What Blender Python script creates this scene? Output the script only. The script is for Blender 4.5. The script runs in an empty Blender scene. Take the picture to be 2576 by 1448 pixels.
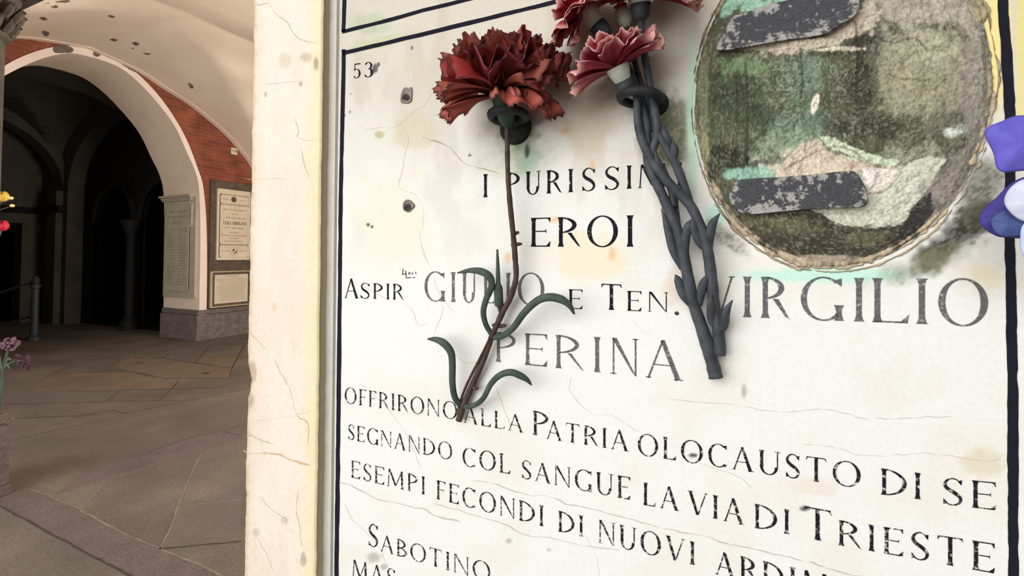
import bpy, bmesh, math, random
import numpy as np
from mathutils import Vector, Matrix

scene = bpy.context.scene
col = scene.collection
random.seed(7)

# ------------------------------------------------------------------ camera
F, PX, PY = 1257.0, 1288.0, 600.0            # focal length / principal point in 2576x1448 pixels
CAM = Vector((0, -0.32, 1.5))
YAW, PITCH = math.radians(26.0), math.radians(1.86)
FWD = Vector((-math.sin(YAW) * math.cos(PITCH), math.cos(YAW) * math.cos(PITCH), math.sin(PITCH)))
RGT = Vector((math.cos(YAW), math.sin(YAW), 0))
UPV = RGT.cross(FWD)
cd = bpy.data.cameras.new('camera')
cam = bpy.data.objects.new('camera', cd)
col.objects.link(cam)
cd.sensor_width = 36.0
cd.lens = 36.0 * F / 2576.0
cd.shift_y = (PY - 724.0) / 2576.0
cd.clip_start = 0.01
cam.location = CAM
cam.rotation_euler = (math.pi / 2 + PITCH, 0, YAW)
scene.camera = cam

# ------------------------------------------------------------------ light and exposure
scene.view_settings.view_transform = 'Standard'
scene.view_settings.look = 'None'
scene.view_settings.gamma = 1.0
scene.view_settings.use_curve_mapping = False
scene.view_settings.exposure = 0.0

world = bpy.data.worlds.new('world')
scene.world = world
world.use_nodes = True
bg = world.node_tree.nodes['Background']
bg.inputs[0].default_value = (1.0, 0.97, 0.92, 1)
bg.inputs[1].default_value = 0.35


def area(name, loc, target, sx, sy, power, color):
    l = bpy.data.lights.new(name, 'AREA')
    l.shape = 'RECTANGLE'
    l.size, l.size_y = sx, sy
    l.energy = power
    l.color = color
    o = bpy.data.objects.new(name, l)
    col.objects.link(o)
    o.location = loc
    d = Vector(target) - Vector(loc)
    o.rotation_euler = d.to_track_quat('-Z', 'Z').to_euler()
    return o


area('courtyard_daylight', (-2.6, -5.5, 3.0), (-0.1, 0.0, 1.5), 9, 5, 590, (0.985, 1.0, 1.0))
area('portico_daylight', (-0.9, 4.5, 1.2), (-7.4, 3.9, 4.5), 4.2, 2.2, 430, (1.0, 0.96, 0.91))
area('colonnade_daylight', (-5.2, -0.9, 1.3), (-6.0, 3.4, 3.3), 5.5, 2.2, 45, (1.0, 0.96, 0.92))


# ------------------------------------------------------------------ helpers
def srgb(r, g, b):
    f = lambda v: v / 12.92 if v <= 0.04045 else ((v + 0.055) / 1.055) ** 2.4
    return (f(r / 255.0), f(g / 255.0), f(b / 255.0))


def ray(x, y):
    return FWD + RGT * ((x - PX) / F) - UPV * ((y - PY) / F)


def onY(x, y, Y=0.0):
    r = ray(x, y)
    return CAM + r * ((Y - CAM.y) / r.y)


def onX(x, y, X):
    r = ray(x, y)
    return CAM + r * ((X - CAM.x) / r.x)


def onZ(x, y, Z=0.0):
    r = ray(x, y)
    return CAM + r * ((Z - CAM.z) / r.z)


def to_px(P):
    """photo pixel of an (n,3) array of points"""
    v = P - np.array(CAM)
    z = v @ np.array(FWD)
    return PX + F * (v @ np.array(RGT)) / z, PY - F * (v @ np.array(UPV)) / z


def smooth(pts, n=6, closed=False):
    """Catmull-Rom through pts (tuples of any dimension)"""
    P = [np.array(p, float) for p in pts]
    if closed:
        P = [P[-1]] + P + [P[0], P[1]]
    else:
        P = [2 * P[0] - P[1]] + P + [2 * P[-1] - P[-2]]
    out = []
    for i in range(1, len(P) - 2):
        a, b, c, d = P[i - 1], P[i], P[i + 1], P[i + 2]
        for k in range(n):
            t = k / n
            out.append(0.5 * (2 * b + (c - a) * t + (2 * a - 5 * b + 4 * c - d) * t * t + (3 * b - a - 3 * c + d) * t ** 3))
    if not closed:
        out.append(P[-2])
    return out


class MB:
    """collects faces, then links them as one mesh object"""

    def __init__(s):
        s.v, s.f, s.m, s.c = [], [], [], []

    def vert(s, p, c=None):
        s.v.append((float(p[0]), float(p[1]), float(p[2])))
        s.c.append(c if c else (1, 1, 1))
        return len(s.v) - 1

    def poly(s, pts, mi=0, c=None):
        s.f.append([s.vert(p, c) for p in pts])
        s.m.append(mi)

    def box(s, a, b, mi=0, bev=0.0):
        x0, y0, z0 = [min(a[i], b[i]) for i in range(3)]
        x1, y1, z1 = [max(a[i], b[i]) for i in range(3)]
        if bev <= 0:
            q = [s.vert(p) for p in [(x0, y0, z0), (x1, y0, z0), (x1, y1, z0), (x0, y1, z0), (x0, y0, z1), (x1, y0, z1), (x1, y1, z1), (x0, y1, z1)]]
            for f in [(0, 3, 2, 1), (4, 5, 6, 7), (0, 1, 5, 4), (1, 2, 6, 5), (2, 3, 7, 6), (3, 0, 4, 7)]:
                s.f.append([q[i] for i in f])
                s.m.append(mi)
            return
        bm = bmesh.new()
        bmesh.ops.create_cube(bm, size=1)
        for v in bm.verts:
            v.co = ((x0 + x1) / 2 + v.co.x * (x1 - x0), (y0 + y1) / 2 + v.co.y * (y1 - y0), (z0 + z1) / 2 + v.co.z * (z1 - z0))
        bmesh.ops.bevel(bm, geom=list(bm.edges), offset=bev, segments=2, affect='EDGES', profile=0.5)
        s.bm(bm, mi)

    def bm(s, bm, mi=0):
        off = len(s.v)
        bm.verts.index_update()
        for v in bm.verts:
            s.vert(v.co)
        for f in bm.faces:
            s.f.append([off + v.index for v in f.verts])
            s.m.append(mi)
        bm.free()

    def grid(s, rows, mi=0, cols=None, closed_u=False, flip=False):
        """rows: list of lists of points"""
        off = len(s.v)
        nu = len(rows[0])
        for i, r in enumerate(rows):
            for j, p in enumerate(r):
                s.vert(p, cols[i][j] if cols else None)
        for i in range(len(rows) - 1):
            for j in range(nu if closed_u else nu - 1):
                k = (j + 1) % nu
                q = [off + i * nu + j, off + i * nu + k, off + (i + 1) * nu + k, off + (i + 1) * nu + j]
                s.f.append(q[::-1] if flip else q)
                s.m.append(mi)

    def tube(s, pts, rad, n=8, flat=1.0, flat_dir=None, mi=0, cap=True, c=None):
        P = [Vector([float(q) for q in p]) for p in pts]
        m = len(P)
        if not hasattr(rad, '__len__'):
            rad = [rad] * m
        up = Vector((0.3, -1, 0.2)) if flat_dir is None else Vector(flat_dir)
        rows = []
        for i in range(m):
            t = (P[min(i + 1, m - 1)] - P[max(i - 1, 0)]).normalized()
            a = t.cross(up)
            if a.length < 1e-5:
                a = t.cross(Vector((1, 0.1, 0)))
            a.normalize()
            b = a.cross(t).normalized()
            rows.append([P[i] + (a * math.cos(2 * math.pi * k / n) + b * flat * math.sin(2 * math.pi * k / n)) * rad[i] for k in range(n)])
        cols = [[c] * n for _ in rows] if c else None
        off = len(s.v)
        s.grid(rows, mi, cols, closed_u=True)
        if cap:
            s.f.append([off + k for k in range(n)][::-1])
            s.m.append(mi)
            s.f.append([off + (m - 1) * n + k for k in range(n)])
            s.m.append(mi)

    def lathe(s, base, axis, prof, n=16, mi=0):
        """prof: (radius, height) along axis"""
        A = Vector(axis).normalized()
        U = A.cross(Vector((0.31, 0.9, 0.2))).normalized()
        V = A.cross(U)
        rows = [[Vector(base) + A * h + (U * math.cos(2 * math.pi * k / n) + V * math.sin(2 * math.pi * k / n)) * r for k in range(n)] for r, h in prof]
        off = len(s.v)
        s.grid(rows, mi, None, closed_u=True)
        s.f.append([off + k for k in range(n)][::-1])
        s.m.append(mi)
        s.f.append([off + (len(prof) - 1) * n + k for k in range(n)])
        s.m.append(mi)

    def build(s, name, mats, parent=None, shade=False, attr=False, origin=None):
        me = bpy.data.meshes.new(name)
        org = Vector(origin) if origin is not None else (Vector(parent['o']) if parent is not None and 'o' in parent else (parent_loc(parent) if parent else Vector((0, 0, 0))))
        me.from_pydata([(x - org.x, y - org.y, z - org.z) for x, y, z in s.v], [], s.f)
        if not isinstance(mats, (list, tuple)):
            mats = [mats]
        for m in mats:
            me.materials.append(m)
        me.polygons.foreach_set('material_index', s.m)
        if shade:
            me.polygons.foreach_set('use_smooth', [True] * len(s.f))
        if attr:
            ca = me.color_attributes.new('Col', 'FLOAT_COLOR', 'POINT')
            a = np.ones((len(s.v), 4), np.float32)
            a[:, :3] = np.array(s.c, np.float32)
            ca.data.foreach_set('color', a.ravel())
        me.validate()
        me.update()
        o = bpy.data.objects.new(name, me)
        col.objects.link(o)
        if parent is not None:
            o.parent = parent
            o.location = org - parent_loc(parent)
        else:
            o.location = org
        return o


def parent_loc(o):
    p = Vector((0, 0, 0))
    while o is not None:
        p = p + Vector(o.location)
        o = o.parent
    return p


def tag(o, label=None, cat=None, group=None, kind=None):
    if label:
        o['label'] = label
    if cat:
        o['category'] = cat
    if group:
        o['group'] = group
    if kind:
        o['kind'] = kind
    return o


def thing(name, loc, label, cat, group=None):
    o = bpy.data.objects.new(name, None)
    o.empty_display_size = 0.02
    o.location = Vector(loc)
    col.objects.link(o)
    return tag(o, label, cat, group)


# ------------------------------------------------------------------ noise for weathering (python side)
_rs = np.random.RandomState(3)
_LAT = _rs.rand(256, 256)


def vnoise(x, y):
    xi, yi = np.floor(x).astype(int), np.floor(y).astype(int)
    fx, fy = x - xi, y - yi
    fx, fy = fx * fx * (3 - 2 * fx), fy * fy * (3 - 2 * fy)
    g = lambda a, b: _LAT[a % 256, b % 256]
    return (g(xi, yi) * (1 - fx) + g(xi + 1, yi) * fx) * (1 - fy) + (g(xi, yi + 1) * (1 - fx) + g(xi + 1, yi + 1) * fx) * fy


def fbm(x, y, o=4):
    s, a, n = 0.0, 0.5, 0.0
    for k in range(o):
        s = s + a * vnoise(x * 2 ** k + 17.3 * k, y * 2 ** k + 9.1 * k)
        n += a
        a *= 0.55
    return s / n


def sstep(a, b, x):
    t = np.clip((x - a) / (b - a), 0, 1)
    return t * t * (3 - 2 * t)


class Paint:
    """stains and painted shading laid on a stone surface, point by point; (x, y) in photo-sized units"""

    def __init__(s, x, y, base):
        s.x, s.y = x, y
        s.c = np.tile(np.array(srgb(*base)), (len(x), 1))
        s.n1 = fbm(x / 60, y / 60, 5) - 0.5
        s.n2 = fbm(x / 17 + 40, y / 17 + 80, 5) - 0.5
        s.n3 = fbm(x / 5 + 140, y / 5 + 180, 3) - 0.5

    def mix(s, w, rgb):
        w = np.clip(w, 0, 1)[:, None]
        s.c = s.c * (1 - w) + np.array(srgb(*rgb)) * w

    def blob(s, cx, cy, rx, ry, rgb, a=1.0, rot=0.0, soft=0.5, rough=0.9, speck=0.0):
        t = math.radians(rot)
        dx, dy = s.x - cx, s.y - cy
        u, v = (dx * math.cos(t) + dy * math.sin(t)) / rx, (-dx * math.sin(t) + dy * math.cos(t)) / ry
        d = np.sqrt(u * u + v * v) + rough * (s.n1 * 0.9 + s.n2 * 0.8)
        w = 1 - sstep(1 - soft, 1 + soft * 0.4, d)
        if speck:
            w = w * (1 - speck + speck * sstep(0.42, 0.58, 0.5 + s.n2 * 0.9 + s.n3 * 0.9))
        s.mix(w * a, rgb)

    def poly(s, pts, rgb, a=1.0, wob=8.0, soft=0.0):
        x, y = s.x + s.n2 * wob * 2, s.y + s.n1 * wob * 2 + s.n3 * wob
        ins = np.zeros(len(x), bool)
        n = len(pts)
        for i in range(n):
            (x0, y0), (x1, y1) = pts[i], pts[(i + 1) % n]
            if y0 == y1:
                continue
            cnd = ((y0 > y) != (y1 > y)) & (x < (x1 - x0) * (y - y0) / (y1 - y0) + x0)
            ins ^= cnd
        s.mix(ins * a, rgb)

    def cracks(s, pts, rgb, w=1.5, a=0.8):
        P = smooth([(p[0], p[1]) for p in pts], 3)
        d = np.full(len(s.x), 1e9)
        xx, yy = s.x + s.n3 * 6, s.y + s.n3 * 6 + s.n2 * 4
        for i in range(len(P) - 1):
            ax, ay = P[i]
            bx, by = P[i + 1]
            L = (bx - ax) ** 2 + (by - ay) ** 2 + 1e-9
            t = np.clip(((xx - ax) * (bx - ax) + (yy - ay) * (by - ay)) / L, 0, 1)
            d = np.minimum(d, np.hypot(xx - ax - t * (bx - ax), yy - ay - t * (by - ay)))
        s.mix((1 - sstep(w * 0.6, w * 1.6, d)) * a * (0.55 + 0.9 * np.clip(s.n1 + 0.3, 0, 0.6)), rgb)


def crack_strip(mb, pts, rgb, w, Y, seed):
    """a hairline crack as a narrow wandering ribbon on the stone face"""
    P = smooth([(q[0], q[1]) for q in pts], 8)
    Q = [P[0]]
    for a in P[1:]:
        L = float(np.hypot(*(a - Q[-1])))
        for k in range(1, max(1, int(L / 4)) + 1):
            Q.append(Q[-1] + (a - Q[-1]) * min(1, k / max(1, int(L / 4))))
    n = len(Q)
    t = np.arange(n) * .22 + seed * 13.7
    wx, wy = fbm(t, t * 0 + 3.1, 5) - .5, fbm(t, t * 0 + 43.1, 5) - .5
    ww = fbm(t * .8, t * 0 + 77.7, 4)
    rows = []
    for i in range(n):
        d = Q[min(i + 1, n - 1)] - Q[max(i - 1, 0)]
        d = d / (np.hypot(*d) + 1e-9)
        m = np.array([-d[1], d[0]])
        c = Q[i] + np.array([wx[i], wy[i]]) * 9
        h = w * max(.12, 2.0 * ww[i] - .45) * .5 * min(1, i / 3, (n - 1 - i) / 3 + .05)
        rows.append([onY(*(c + m * h), Y), onY(*(c - m * h), Y)])
    mb.grid(rows, 0, [[srgb(*rgb)] * 2] * n)


# ------------------------------------------------------------------ materials
def new_mat(name):
    m = bpy.data.materials.new(name)
    m.use_nodes = True
    nt = m.node_tree
    b = nt.nodes['Principled BSDF']
    return m, nt, b


def N(nt, t, **kw):
    n = nt.nodes.new(t)
    for k, v in kw.items():
        setattr(n, k, v)
    return n


def stone(name, c1, c2, scale=8.0, rough=0.8, bump=0.2, bscale=None, c3=None, detail=8.0, spec=0.3, bdist=0.01, grain=0.0, gscale=70.0):
    """two or three tone mottled surface"""
    m, nt, b = new_mat(name)
    tc = N(nt, 'ShaderNodeTexCoord')
    n1 = N(nt, 'ShaderNodeTexNoise')
    n1.inputs['Scale'].default_value = scale
    n1.inputs['Detail'].default_value = detail
    n1.inputs['Roughness'].default_value = 0.62
    nt.links.new(tc.outputs['Object'], n1.inputs['Vector'])
    r = N(nt, 'ShaderNodeValToRGB')
    r.color_ramp.elements[0].position = 0.32
    r.color_ramp.elements[1].position = 0.68
    r.color_ramp.elements[0].color = (*srgb(*c1), 1)
    r.color_ramp.elements[1].color = (*srgb(*c2), 1)
    if c3:
        e = r.color_ramp.elements.new(0.52)
        e.color = (*srgb(*c3), 1)
    nt.links.new(n1.outputs['Fac'], r.inputs['Fac'])
    if grain:
        n3 = N(nt, 'ShaderNodeTexNoise')
        n3.inputs['Scale'].default_value = gscale
        n3.inputs['Detail'].default_value = 4
        nt.links.new(tc.outputs['Object'], n3.inputs['Vector'])
        mr = N(nt, 'ShaderNodeMapRange')
        mr.inputs[1].default_value = 0.3
        mr.inputs[2].default_value = 0.7
        mr.inputs[3].default_value = 1 - grain
        mr.inputs[4].default_value = 1 + grain
        nt.links.new(n3.outputs['Fac'], mr.inputs[0])
        sc_ = N(nt, 'ShaderNodeVectorMath', operation='SCALE')
        nt.links.new(r.outputs['Color'], sc_.inputs[0])
        nt.links.new(mr.outputs[0], sc_.inputs['Scale'])
        nt.links.new(sc_.outputs[0], b.inputs['Base Color'])
    else:
        nt.links.new(r.outputs['Color'], b.inputs['Base Color'])
    b.inputs['Roughness'].default_value = rough
    b.inputs['Specular IOR Level'].default_value = spec
    if bump:
        n2 = N(nt, 'ShaderNodeTexNoise')
        n2.inputs['Scale'].default_value = bscale or scale * 6
        n2.inputs['Detail'].default_value = 6
        nt.links.new(tc.outputs['Object'], n2.inputs['Vector'])
        bp = N(nt, 'ShaderNodeBump')
        bp.inputs['Strength'].default_value = bump
        bp.inputs['Distance'].default_value = bdist
        nt.links.new(n2.outputs['Fac'], bp.inputs['Height'])
        nt.links.new(bp.outputs['Normal'], b.inputs['Normal'])
    return m


def painted(name, rough=0.6, scale=600.0, var=0.15, bump=0.15, bdist=0.0006, spec=0.3, sub=0.0, scale2=None):
    """surface whose stains and painted tones come from the mesh attribute, with fine grain on top"""
    m, nt, b = new_mat(name)
    at = N(nt, 'ShaderNodeVertexColor')
    at.layer_name = 'Col'
    tc = N(nt, 'ShaderNodeTexCoord')
    n1 = N(nt, 'ShaderNodeTexNoise')
    n1.inputs['Scale'].default_value = scale
    n1.inputs['Detail'].default_value = 5
    nt.links.new(tc.outputs['Object'], n1.inputs['Vector'])
    mr = N(nt, 'ShaderNodeMapRange')
    mr.inputs[1].default_value = 0.3
    mr.inputs[2].default_value = 0.7
    mr.inputs[3].default_value = 1 - var
    mr.inputs[4].default_value = 1 + var
    nt.links.new(n1.outputs['Fac'], mr.inputs[0])
    mx = N(nt, 'ShaderNodeVectorMath', operation='SCALE')
    nt.links.new(at.outputs['Color'], mx.inputs[0])
    nt.links.new(mr.outputs[0], mx.inputs['Scale'])
    nt.links.new(mx.outputs[0], b.inputs['Base Color'])
    b.inputs['Roughness'].default_value = rough
    b.inputs['Specular IOR Level'].default_value = spec
    if bump:
        bp = N(nt, 'ShaderNodeBump')
        bp.inputs['Strength'].default_value = bump
        bp.inputs['Distance'].default_value = bdist
        nt.links.new(n1.outputs['Fac'], bp.inputs['Height'])
        nt.links.new(bp.outputs['Normal'], b.inputs['Normal'])
    return m


def ink(name, rgb, thr=0.36, scale=500.0, soft=0.06, alpha=1.0):
    """old paint in cut letters: worn through in specks"""
    m, nt, b = new_mat(name)
    out = nt.nodes['Material Output']
    b.inputs['Roughness'].default_value = 0.9
    b.inputs['Specular IOR Level'].default_value = 0.08
    tc = N(nt, 'ShaderNodeTexCoord')
    n1 = N(nt, 'ShaderNodeTexNoise')
    n1.inputs['Scale'].default_value = scale
    n1.inputs['Detail'].default_value = 6
    n1.inputs['Roughness'].default_value = 0.7
    nt.links.new(tc.outputs['Object'], n1.inputs['Vector'])
    mr = N(nt, 'ShaderNodeMapRange')
    mr.inputs[1].default_value = thr - soft
    mr.inputs[2].default_value = thr + soft
    mr.inputs[3].default_value = 0.0
    mr.inputs[4].default_value = alpha
    nt.links.new(n1.outputs['Fac'], mr.inputs[0])
    tr = N(nt, 'ShaderNodeBsdfTransparent')
    ms = N(nt, 'ShaderNodeMixShader')
    b.inputs['Base Color'].default_value = (*srgb(*rgb), 1)
    nt.links.new(mr.outputs[0], ms.inputs[0])
    nt.links.new(tr.outputs[0], ms.inputs[1])
    nt.links.new(b.outputs[0], ms.inputs[2])
    nt.links.new(ms.outputs[0], out.inputs['Surface'])
    return m


def brick_mat(name):
    m, nt, b = new_mat(name)
    tc = N(nt, 'ShaderNodeTexCoord')
    sp = N(nt, 'ShaderNodeSeparateXYZ')
    nt.links.new(tc.outputs['Object'], sp.inputs[0])
    cb = N(nt, 'ShaderNodeCombineXYZ')
    nt.links.new(sp.outputs[1], cb.inputs[0])
    nt.links.new(sp.outputs[2], cb.inputs[1])
    br = N(nt, 'ShaderNodeTexBrick')
    br.inputs['Color1'].default_value = (*srgb(150, 78, 52), 1)
    br.inputs['Color2'].default_value = (*srgb(122, 62, 42), 1)
    br.inputs['Mortar'].default_value = (*srgb(140, 98, 74), 1)
    br.inputs['Scale'].default_value = 1.0
    br.inputs['Brick Width'].default_value = 0.24
    br.inputs['Row Height'].default_value = 0.066
    br.inputs['Mortar Size'].default_value = 0.005
    nt.links.new(cb.outputs[0], br.inputs['Vector'])
    n1 = N(nt, 'ShaderNodeTexNoise')
    n1.inputs['Scale'].default_value = 3.5
    n1.inputs['Detail'].default_value = 8
    nt.links.new(tc.outputs['Object'], n1.inputs['Vector'])
    mx = N(nt, 'ShaderNodeMix', data_type='RGBA', blend_type='MULTIPLY')
    mx.inputs[0].default_value = 0.8
    r = N(nt, 'ShaderNodeValToRGB')
    r.color_ramp.elements[0].position = 0.3
    r.color_ramp.elements[0].color = (0.55, 0.5, 0.48, 1)
    r.color_ramp.elements[1].position = 0.7
    r.color_ramp.elements[1].color = (1, 1, 1, 1)
    nt.links.new(n1.outputs['Fac'], r.inputs['Fac'])
    nt.links.new(br.outputs['Color'], mx.inputs[6])
    nt.links.new(r.outputs['Color'], mx.inputs[7])
    nt.links.new(mx.outputs[2], b.inputs['Base Color'])
    b.inputs['Roughness'].default_value = 0.9
    bp = N(nt, 'ShaderNodeBump')
    bp.inputs['Strength'].default_value = 0.5
    bp.inputs['Distance'].default_value = 0.008
    nt.links.new(br.outputs['Fac'], bp.inputs['Height'])
    bp.invert = True
    nt.links.new(bp.outputs['Normal'], b.inputs['Normal'])
    return m


M = {}
M['plaster'] = stone('plaster', (218, 197, 175), (230, 211, 190), 1.2, 0.9, 0.15, 30)
M['plaster_band'] = stone('plaster_band', (226, 206, 192), (236, 218, 206), 2.0, 0.9, 0.15, 30)
M['plaster_patch'] = stone('plaster_patch', (88, 78, 70), (122, 108, 94), 20, 0.95, 0.5)
M['brick_patch'] = stone('brick_patch', (120, 84, 60), (150, 110, 84), 25, 0.95, 0.5)
M['shaded_plaster'] = stone('shaded_plaster', (66, 60, 51), (82, 75, 64), 2.0, 0.9, 0.2, 30)  # plaster with the passage's lack of light put into its colour
M['shaded_mosaic'] = stone('shaded_mosaic', (20, 17, 15), (36, 29, 24), 9.0, 0.8, 0.3)  # dark mosaic deepened further, shade of the recess painted into it
M['screen_stone'] = stone('screen_stone', (28, 26, 25), (38, 35, 33), 6.0, 0.7, 0.2)  # column and mouldings darkened too, recess shade in the colour
M['shaded_room'] = stone('shaded_room', (20, 18, 17), (28, 25, 22), 4.0, 0.9, 0)  # unlit rooms painted near black, the darkness is in the colour
M['brick'] = brick_mat('brick')
M['plinth'] = stone('plinth', (92, 84, 80), (120, 110, 104), 14, 0.85, 0.5, 90, detail=12, grain=.2, gscale=40)
M['plaque'] = stone('plaque', (196, 180, 156), (210, 194, 170), 5, 0.6, 0.1)
M['plaque_dark'] = stone('plaque_dark', (166, 154, 134), (184, 172, 152), 5, 0.6, 0.1)
M['plaque_ink'] = stone('plaque_ink', (70, 62, 54), (92, 82, 72), 60, 0.8, 0)
M['board'] = stone('board', (72, 60, 50), (100, 84, 70), 7, 0.8, 0.3)
M['frame_gold'] = stone('frame_gold', (176, 156, 118), (196, 176, 136), 9, 0.5, 0.1)
M['floor'] = stone('floor', (92, 84, 77), (122, 112, 101), 1.3, 0.8, 0.25, 40, c3=(106, 98, 89), detail=12, grain=.22)
M['floor_pink'] = stone('floor_pink', (92, 82, 80), (114, 102, 98), 2.5, 0.75, 0.25, 40, detail=12, grain=.25)
M['floor_tan'] = stone('floor_tan', (106, 93, 79), (126, 110, 94), 2.0, 0.75, 0.25, 40, detail=12, grain=.15)
M['floor_grey'] = stone('floor_grey', (98, 91, 84), (114, 106, 98), 2.0, 0.75, 0.25, 40, detail=12, grain=.2)
M['joint'] = stone('joint', (58, 51, 45), (80, 71, 62), 20, 0.95, 0.0)
M['joint_light'] = stone('joint_light', (112, 101, 90), (140, 128, 115), 25, 0.95, 0.0)
M['marble'] = painted('marble', 0.55, 420, 0.035, 0.05, 0.0003)
M['portrait_bed'] = painted('portrait_bed', 0.85, 620, 0.26, 0.7, 0.0018)
M['rim_cement'] = painted('rim_cement', 0.85, 500, 0.2, 0.5, 0.001)
M['pilaster'] = painted('pilaster', 0.6, 260, 0.05, 0.2, 0.0006)
M['tape'] = painted('tape', 0.75, 900, 0.35, 0.7, 0.0008)
M['ink'] = ink('ink', (28, 28, 34), 0.37, 420)
M['ink_worn'] = ink('ink_worn', (30, 30, 36), 0.43, 420, 0.07)
M['ink_faded'] = ink('ink_faded', (98, 96, 96), 0.38, 500, 0.12, 0.85)
M['line'] = ink('line', (32, 32, 42), 0.26, 700)
M['stem_brown'] = stone('stem_brown', (62, 44, 40), (92, 72, 66), 160, 0.7, 0.4, 700, bdist=0.0006)
M['leaf_green'] = stone('leaf_green', (52, 66, 56), (80, 92, 82), 120, 0.6, 0.3, 600, bdist=0.0004)
M['stem_slate'] = stone('stem_slate', (48, 50, 54), (78, 82, 88), 110, 0.6, 0.3, 600, bdist=0.0004)
M['calyx_green'] = stone('calyx_green', (30, 46, 34), (54, 76, 56), 120, 0.6, 0.2)
M['calyx_cream'] = stone('calyx_cream', (176, 182, 164), (206, 208, 194), 90, 0.6, 0.1)
M['iron'] = stone('iron', (30, 30, 32), (52, 52, 54), 150, 0.65, 0.5, 500, bdist=0.0008)
M['iron_base'] = stone('iron_base', (26, 28, 26), (50, 54, 48), 260, 0.9, 0.9, 600, bdist=0.001)
M['petal'] = painted('petal', 0.65, 160, 0.14, 0.12, 0.0006, 0.25)
M['hole'] = stone('hole', (118, 108, 100), (160, 148, 138), 500, 0.9, 0.6, 900, bdist=0.0006)
M['hole_dark'] = stone('hole_dark', (42, 42, 42), (76, 72, 70), 500, 0.9, 0.3)
M['granite_dark'] = stone('granite_dark', (74, 62, 58), (104, 90, 84), 40, 0.8, 0.3, 120, detail=12)
M['column'] = stone('column', (62, 56, 48), (86, 78, 68), 10, 0.8, 0.3)
M['rail'] = stone('rail', (40, 45, 49), (56, 61, 65), 20, 0.5, 0.1)
M['tile'] = stone('tile', (206, 196, 176), (220, 210, 192), 20, 0.5, 0)
M['yellow'] = stone('yellow', (190, 150, 40), (214, 180, 80), 60, 0.5, 0)
M['gold'] = stone('gold', (200, 186, 120), (240, 226, 160), 60, 0.2, 0)
M['red_petal'] = stone('red_petal', (160, 14, 34), (196, 36, 58), 50, 0.5, 0)
M['lilac'] = stone('lilac', (84, 56, 70), (128, 98, 112), 60, 0.7, 0.3)
M['lilac_dark'] = stone('lilac_dark', (56, 28, 46), (92, 56, 74), 60, 0.7, 0.3)

# ------------------------------------------------------------------ SETTING: portico
WX = -8.79          # brick end wall of the bay
WXI = -9.83         # its inner face
YC = 3.57           # centre line of the arch
half_in = [(0, 4.42), (0.30, 4.386), (0.583, 4.226), (0.884, 3.956), (1.14, 3.653), (1.345, 3.251), (1.487, 2.963), (1.563, 2.623), (1.60, 1.785), (1.605, 0.9), (1.605, 0.0)]
half_out = [(0, 4.53), (0.30, 4.497), (0.58, 4.353), (0.88, 4.10), (1.138, 3.787), (1.341, 3.457), (1.52, 3.038), (1.632, 2.702), (1.70, 2.071), (1.73, 1.2), (1.735, 0.0)]


def full(half):
    h = [tuple(p) for p in smooth(half, 5)]
    return [(YC - a, z) for a, z in h[::-1]] + [(YC + a, z) for a, z in h[1:]]


PIN, POUT = full(half_in), full(half_out)


def arch_wall(mb, X, top, y0, y1, prof, mi=0):
    """wall at x = X with an arched opening"""
    for i in range(len(prof) - 1):
        (a, za), (b, zb) = prof[i], prof[i + 1]
        mb.poly([(X, a, za), (X, b, zb), (X, b, top), (X, a, top)], mi)
    mb.poly([(X, y0, 0), (X, prof[0][0], 0), (X, prof[0][0], top), (X, y0, top)], mi)
    mb.poly([(X, prof[-1][0], 0), (X, y1, 0), (X, y1, top), (X, prof[-1][0], top)], mi)


w = MB()
arch_wall(w, WX, 6.0, -0.6, 6.9, PIN, 0)
arch_wall(w, WXI, 6.0, -0.6, 6.9, PIN, 1)
w.grid([[(WX, y, z), (WXI, y, z)] for y, z in PIN], 2)
w.poly([(WX, -0.6, 0), (WXI, -0.6, 0), (WXI, -0.6, 6), (WX, -0.6, 6)], 0)
tag(w.build('wall_end', [M['brick'], M['shaded_plaster'], M['plaster']]), kind='structure')

# white painted band around the arch, with the chipped spots seen near its crown
b = MB()
XB = WX + 0.018
for i in range(len(PIN) - 1):
    a, c = PIN[i], PIN[i + 1]
    d, e = POUT[i], POUT[i + 1]
    b.poly([(XB, a[0], a[1]), (XB, c[0], c[1]), (XB, e[0], e[1]), (XB, d[0], d[1])])
    b.poly([(XB, d[0], d[1]), (XB, e[0], e[1]), (WX, e[0], e[1]), (WX, d[0], d[1])])
    b.poly([(XB, a[0], a[1]), (WX, a[0], a[1]), (WX, c[0], c[1]), (XB, c[0], c[1])])


def patch(mb, outline, f, mi, jit=0.0, seed=1):
    """irregular chipped spot: outline in photo units, carried on to a surface by f"""
    r = random.Random(seed)
    P = smooth(outline, 4, closed=True)
    mb.poly([f(p[0] + r.uniform(-jit, jit), p[1] + r.uniform(-jit, jit)) for p in P], mi)


band_spots = [[(135, 118), (150, 113), (175, 116), (185, 126), (172, 133), (138, 132)], [(235, 131), (247, 129), (254, 137), (245, 143), (236, 139)],
              [(299, 148), (315, 152), (340, 166), (355, 178), (350, 184), (330, 176), (308, 163)]]
for k, q in enumerate(band_spots):
    patch(b, q, lambda x, y: onX(x, y, XB + 0.003), 1, 1.0, k)
tag(b.build('trim_1', [M['plaster_band'], M['plaster_patch']]), kind='structure')

# groin vault over the bay
YV, XV = 3.45, -6.4
prof = smooth([(0, 4.53), (0.65, 4.416), (1.07, 4.255), (1.5, 4.095), (1.95, 3.848), (2.25, 3.643), (2.59, 3.327), (2.95, 2.85), (3.2, 2.35), (3.4, 1.7)], 6)
pu, pz = [p[0] for p in prof], [p[1] for p in prof]


def fa(d):
    return float(np.interp(abs(d), pu, pz))


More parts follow.
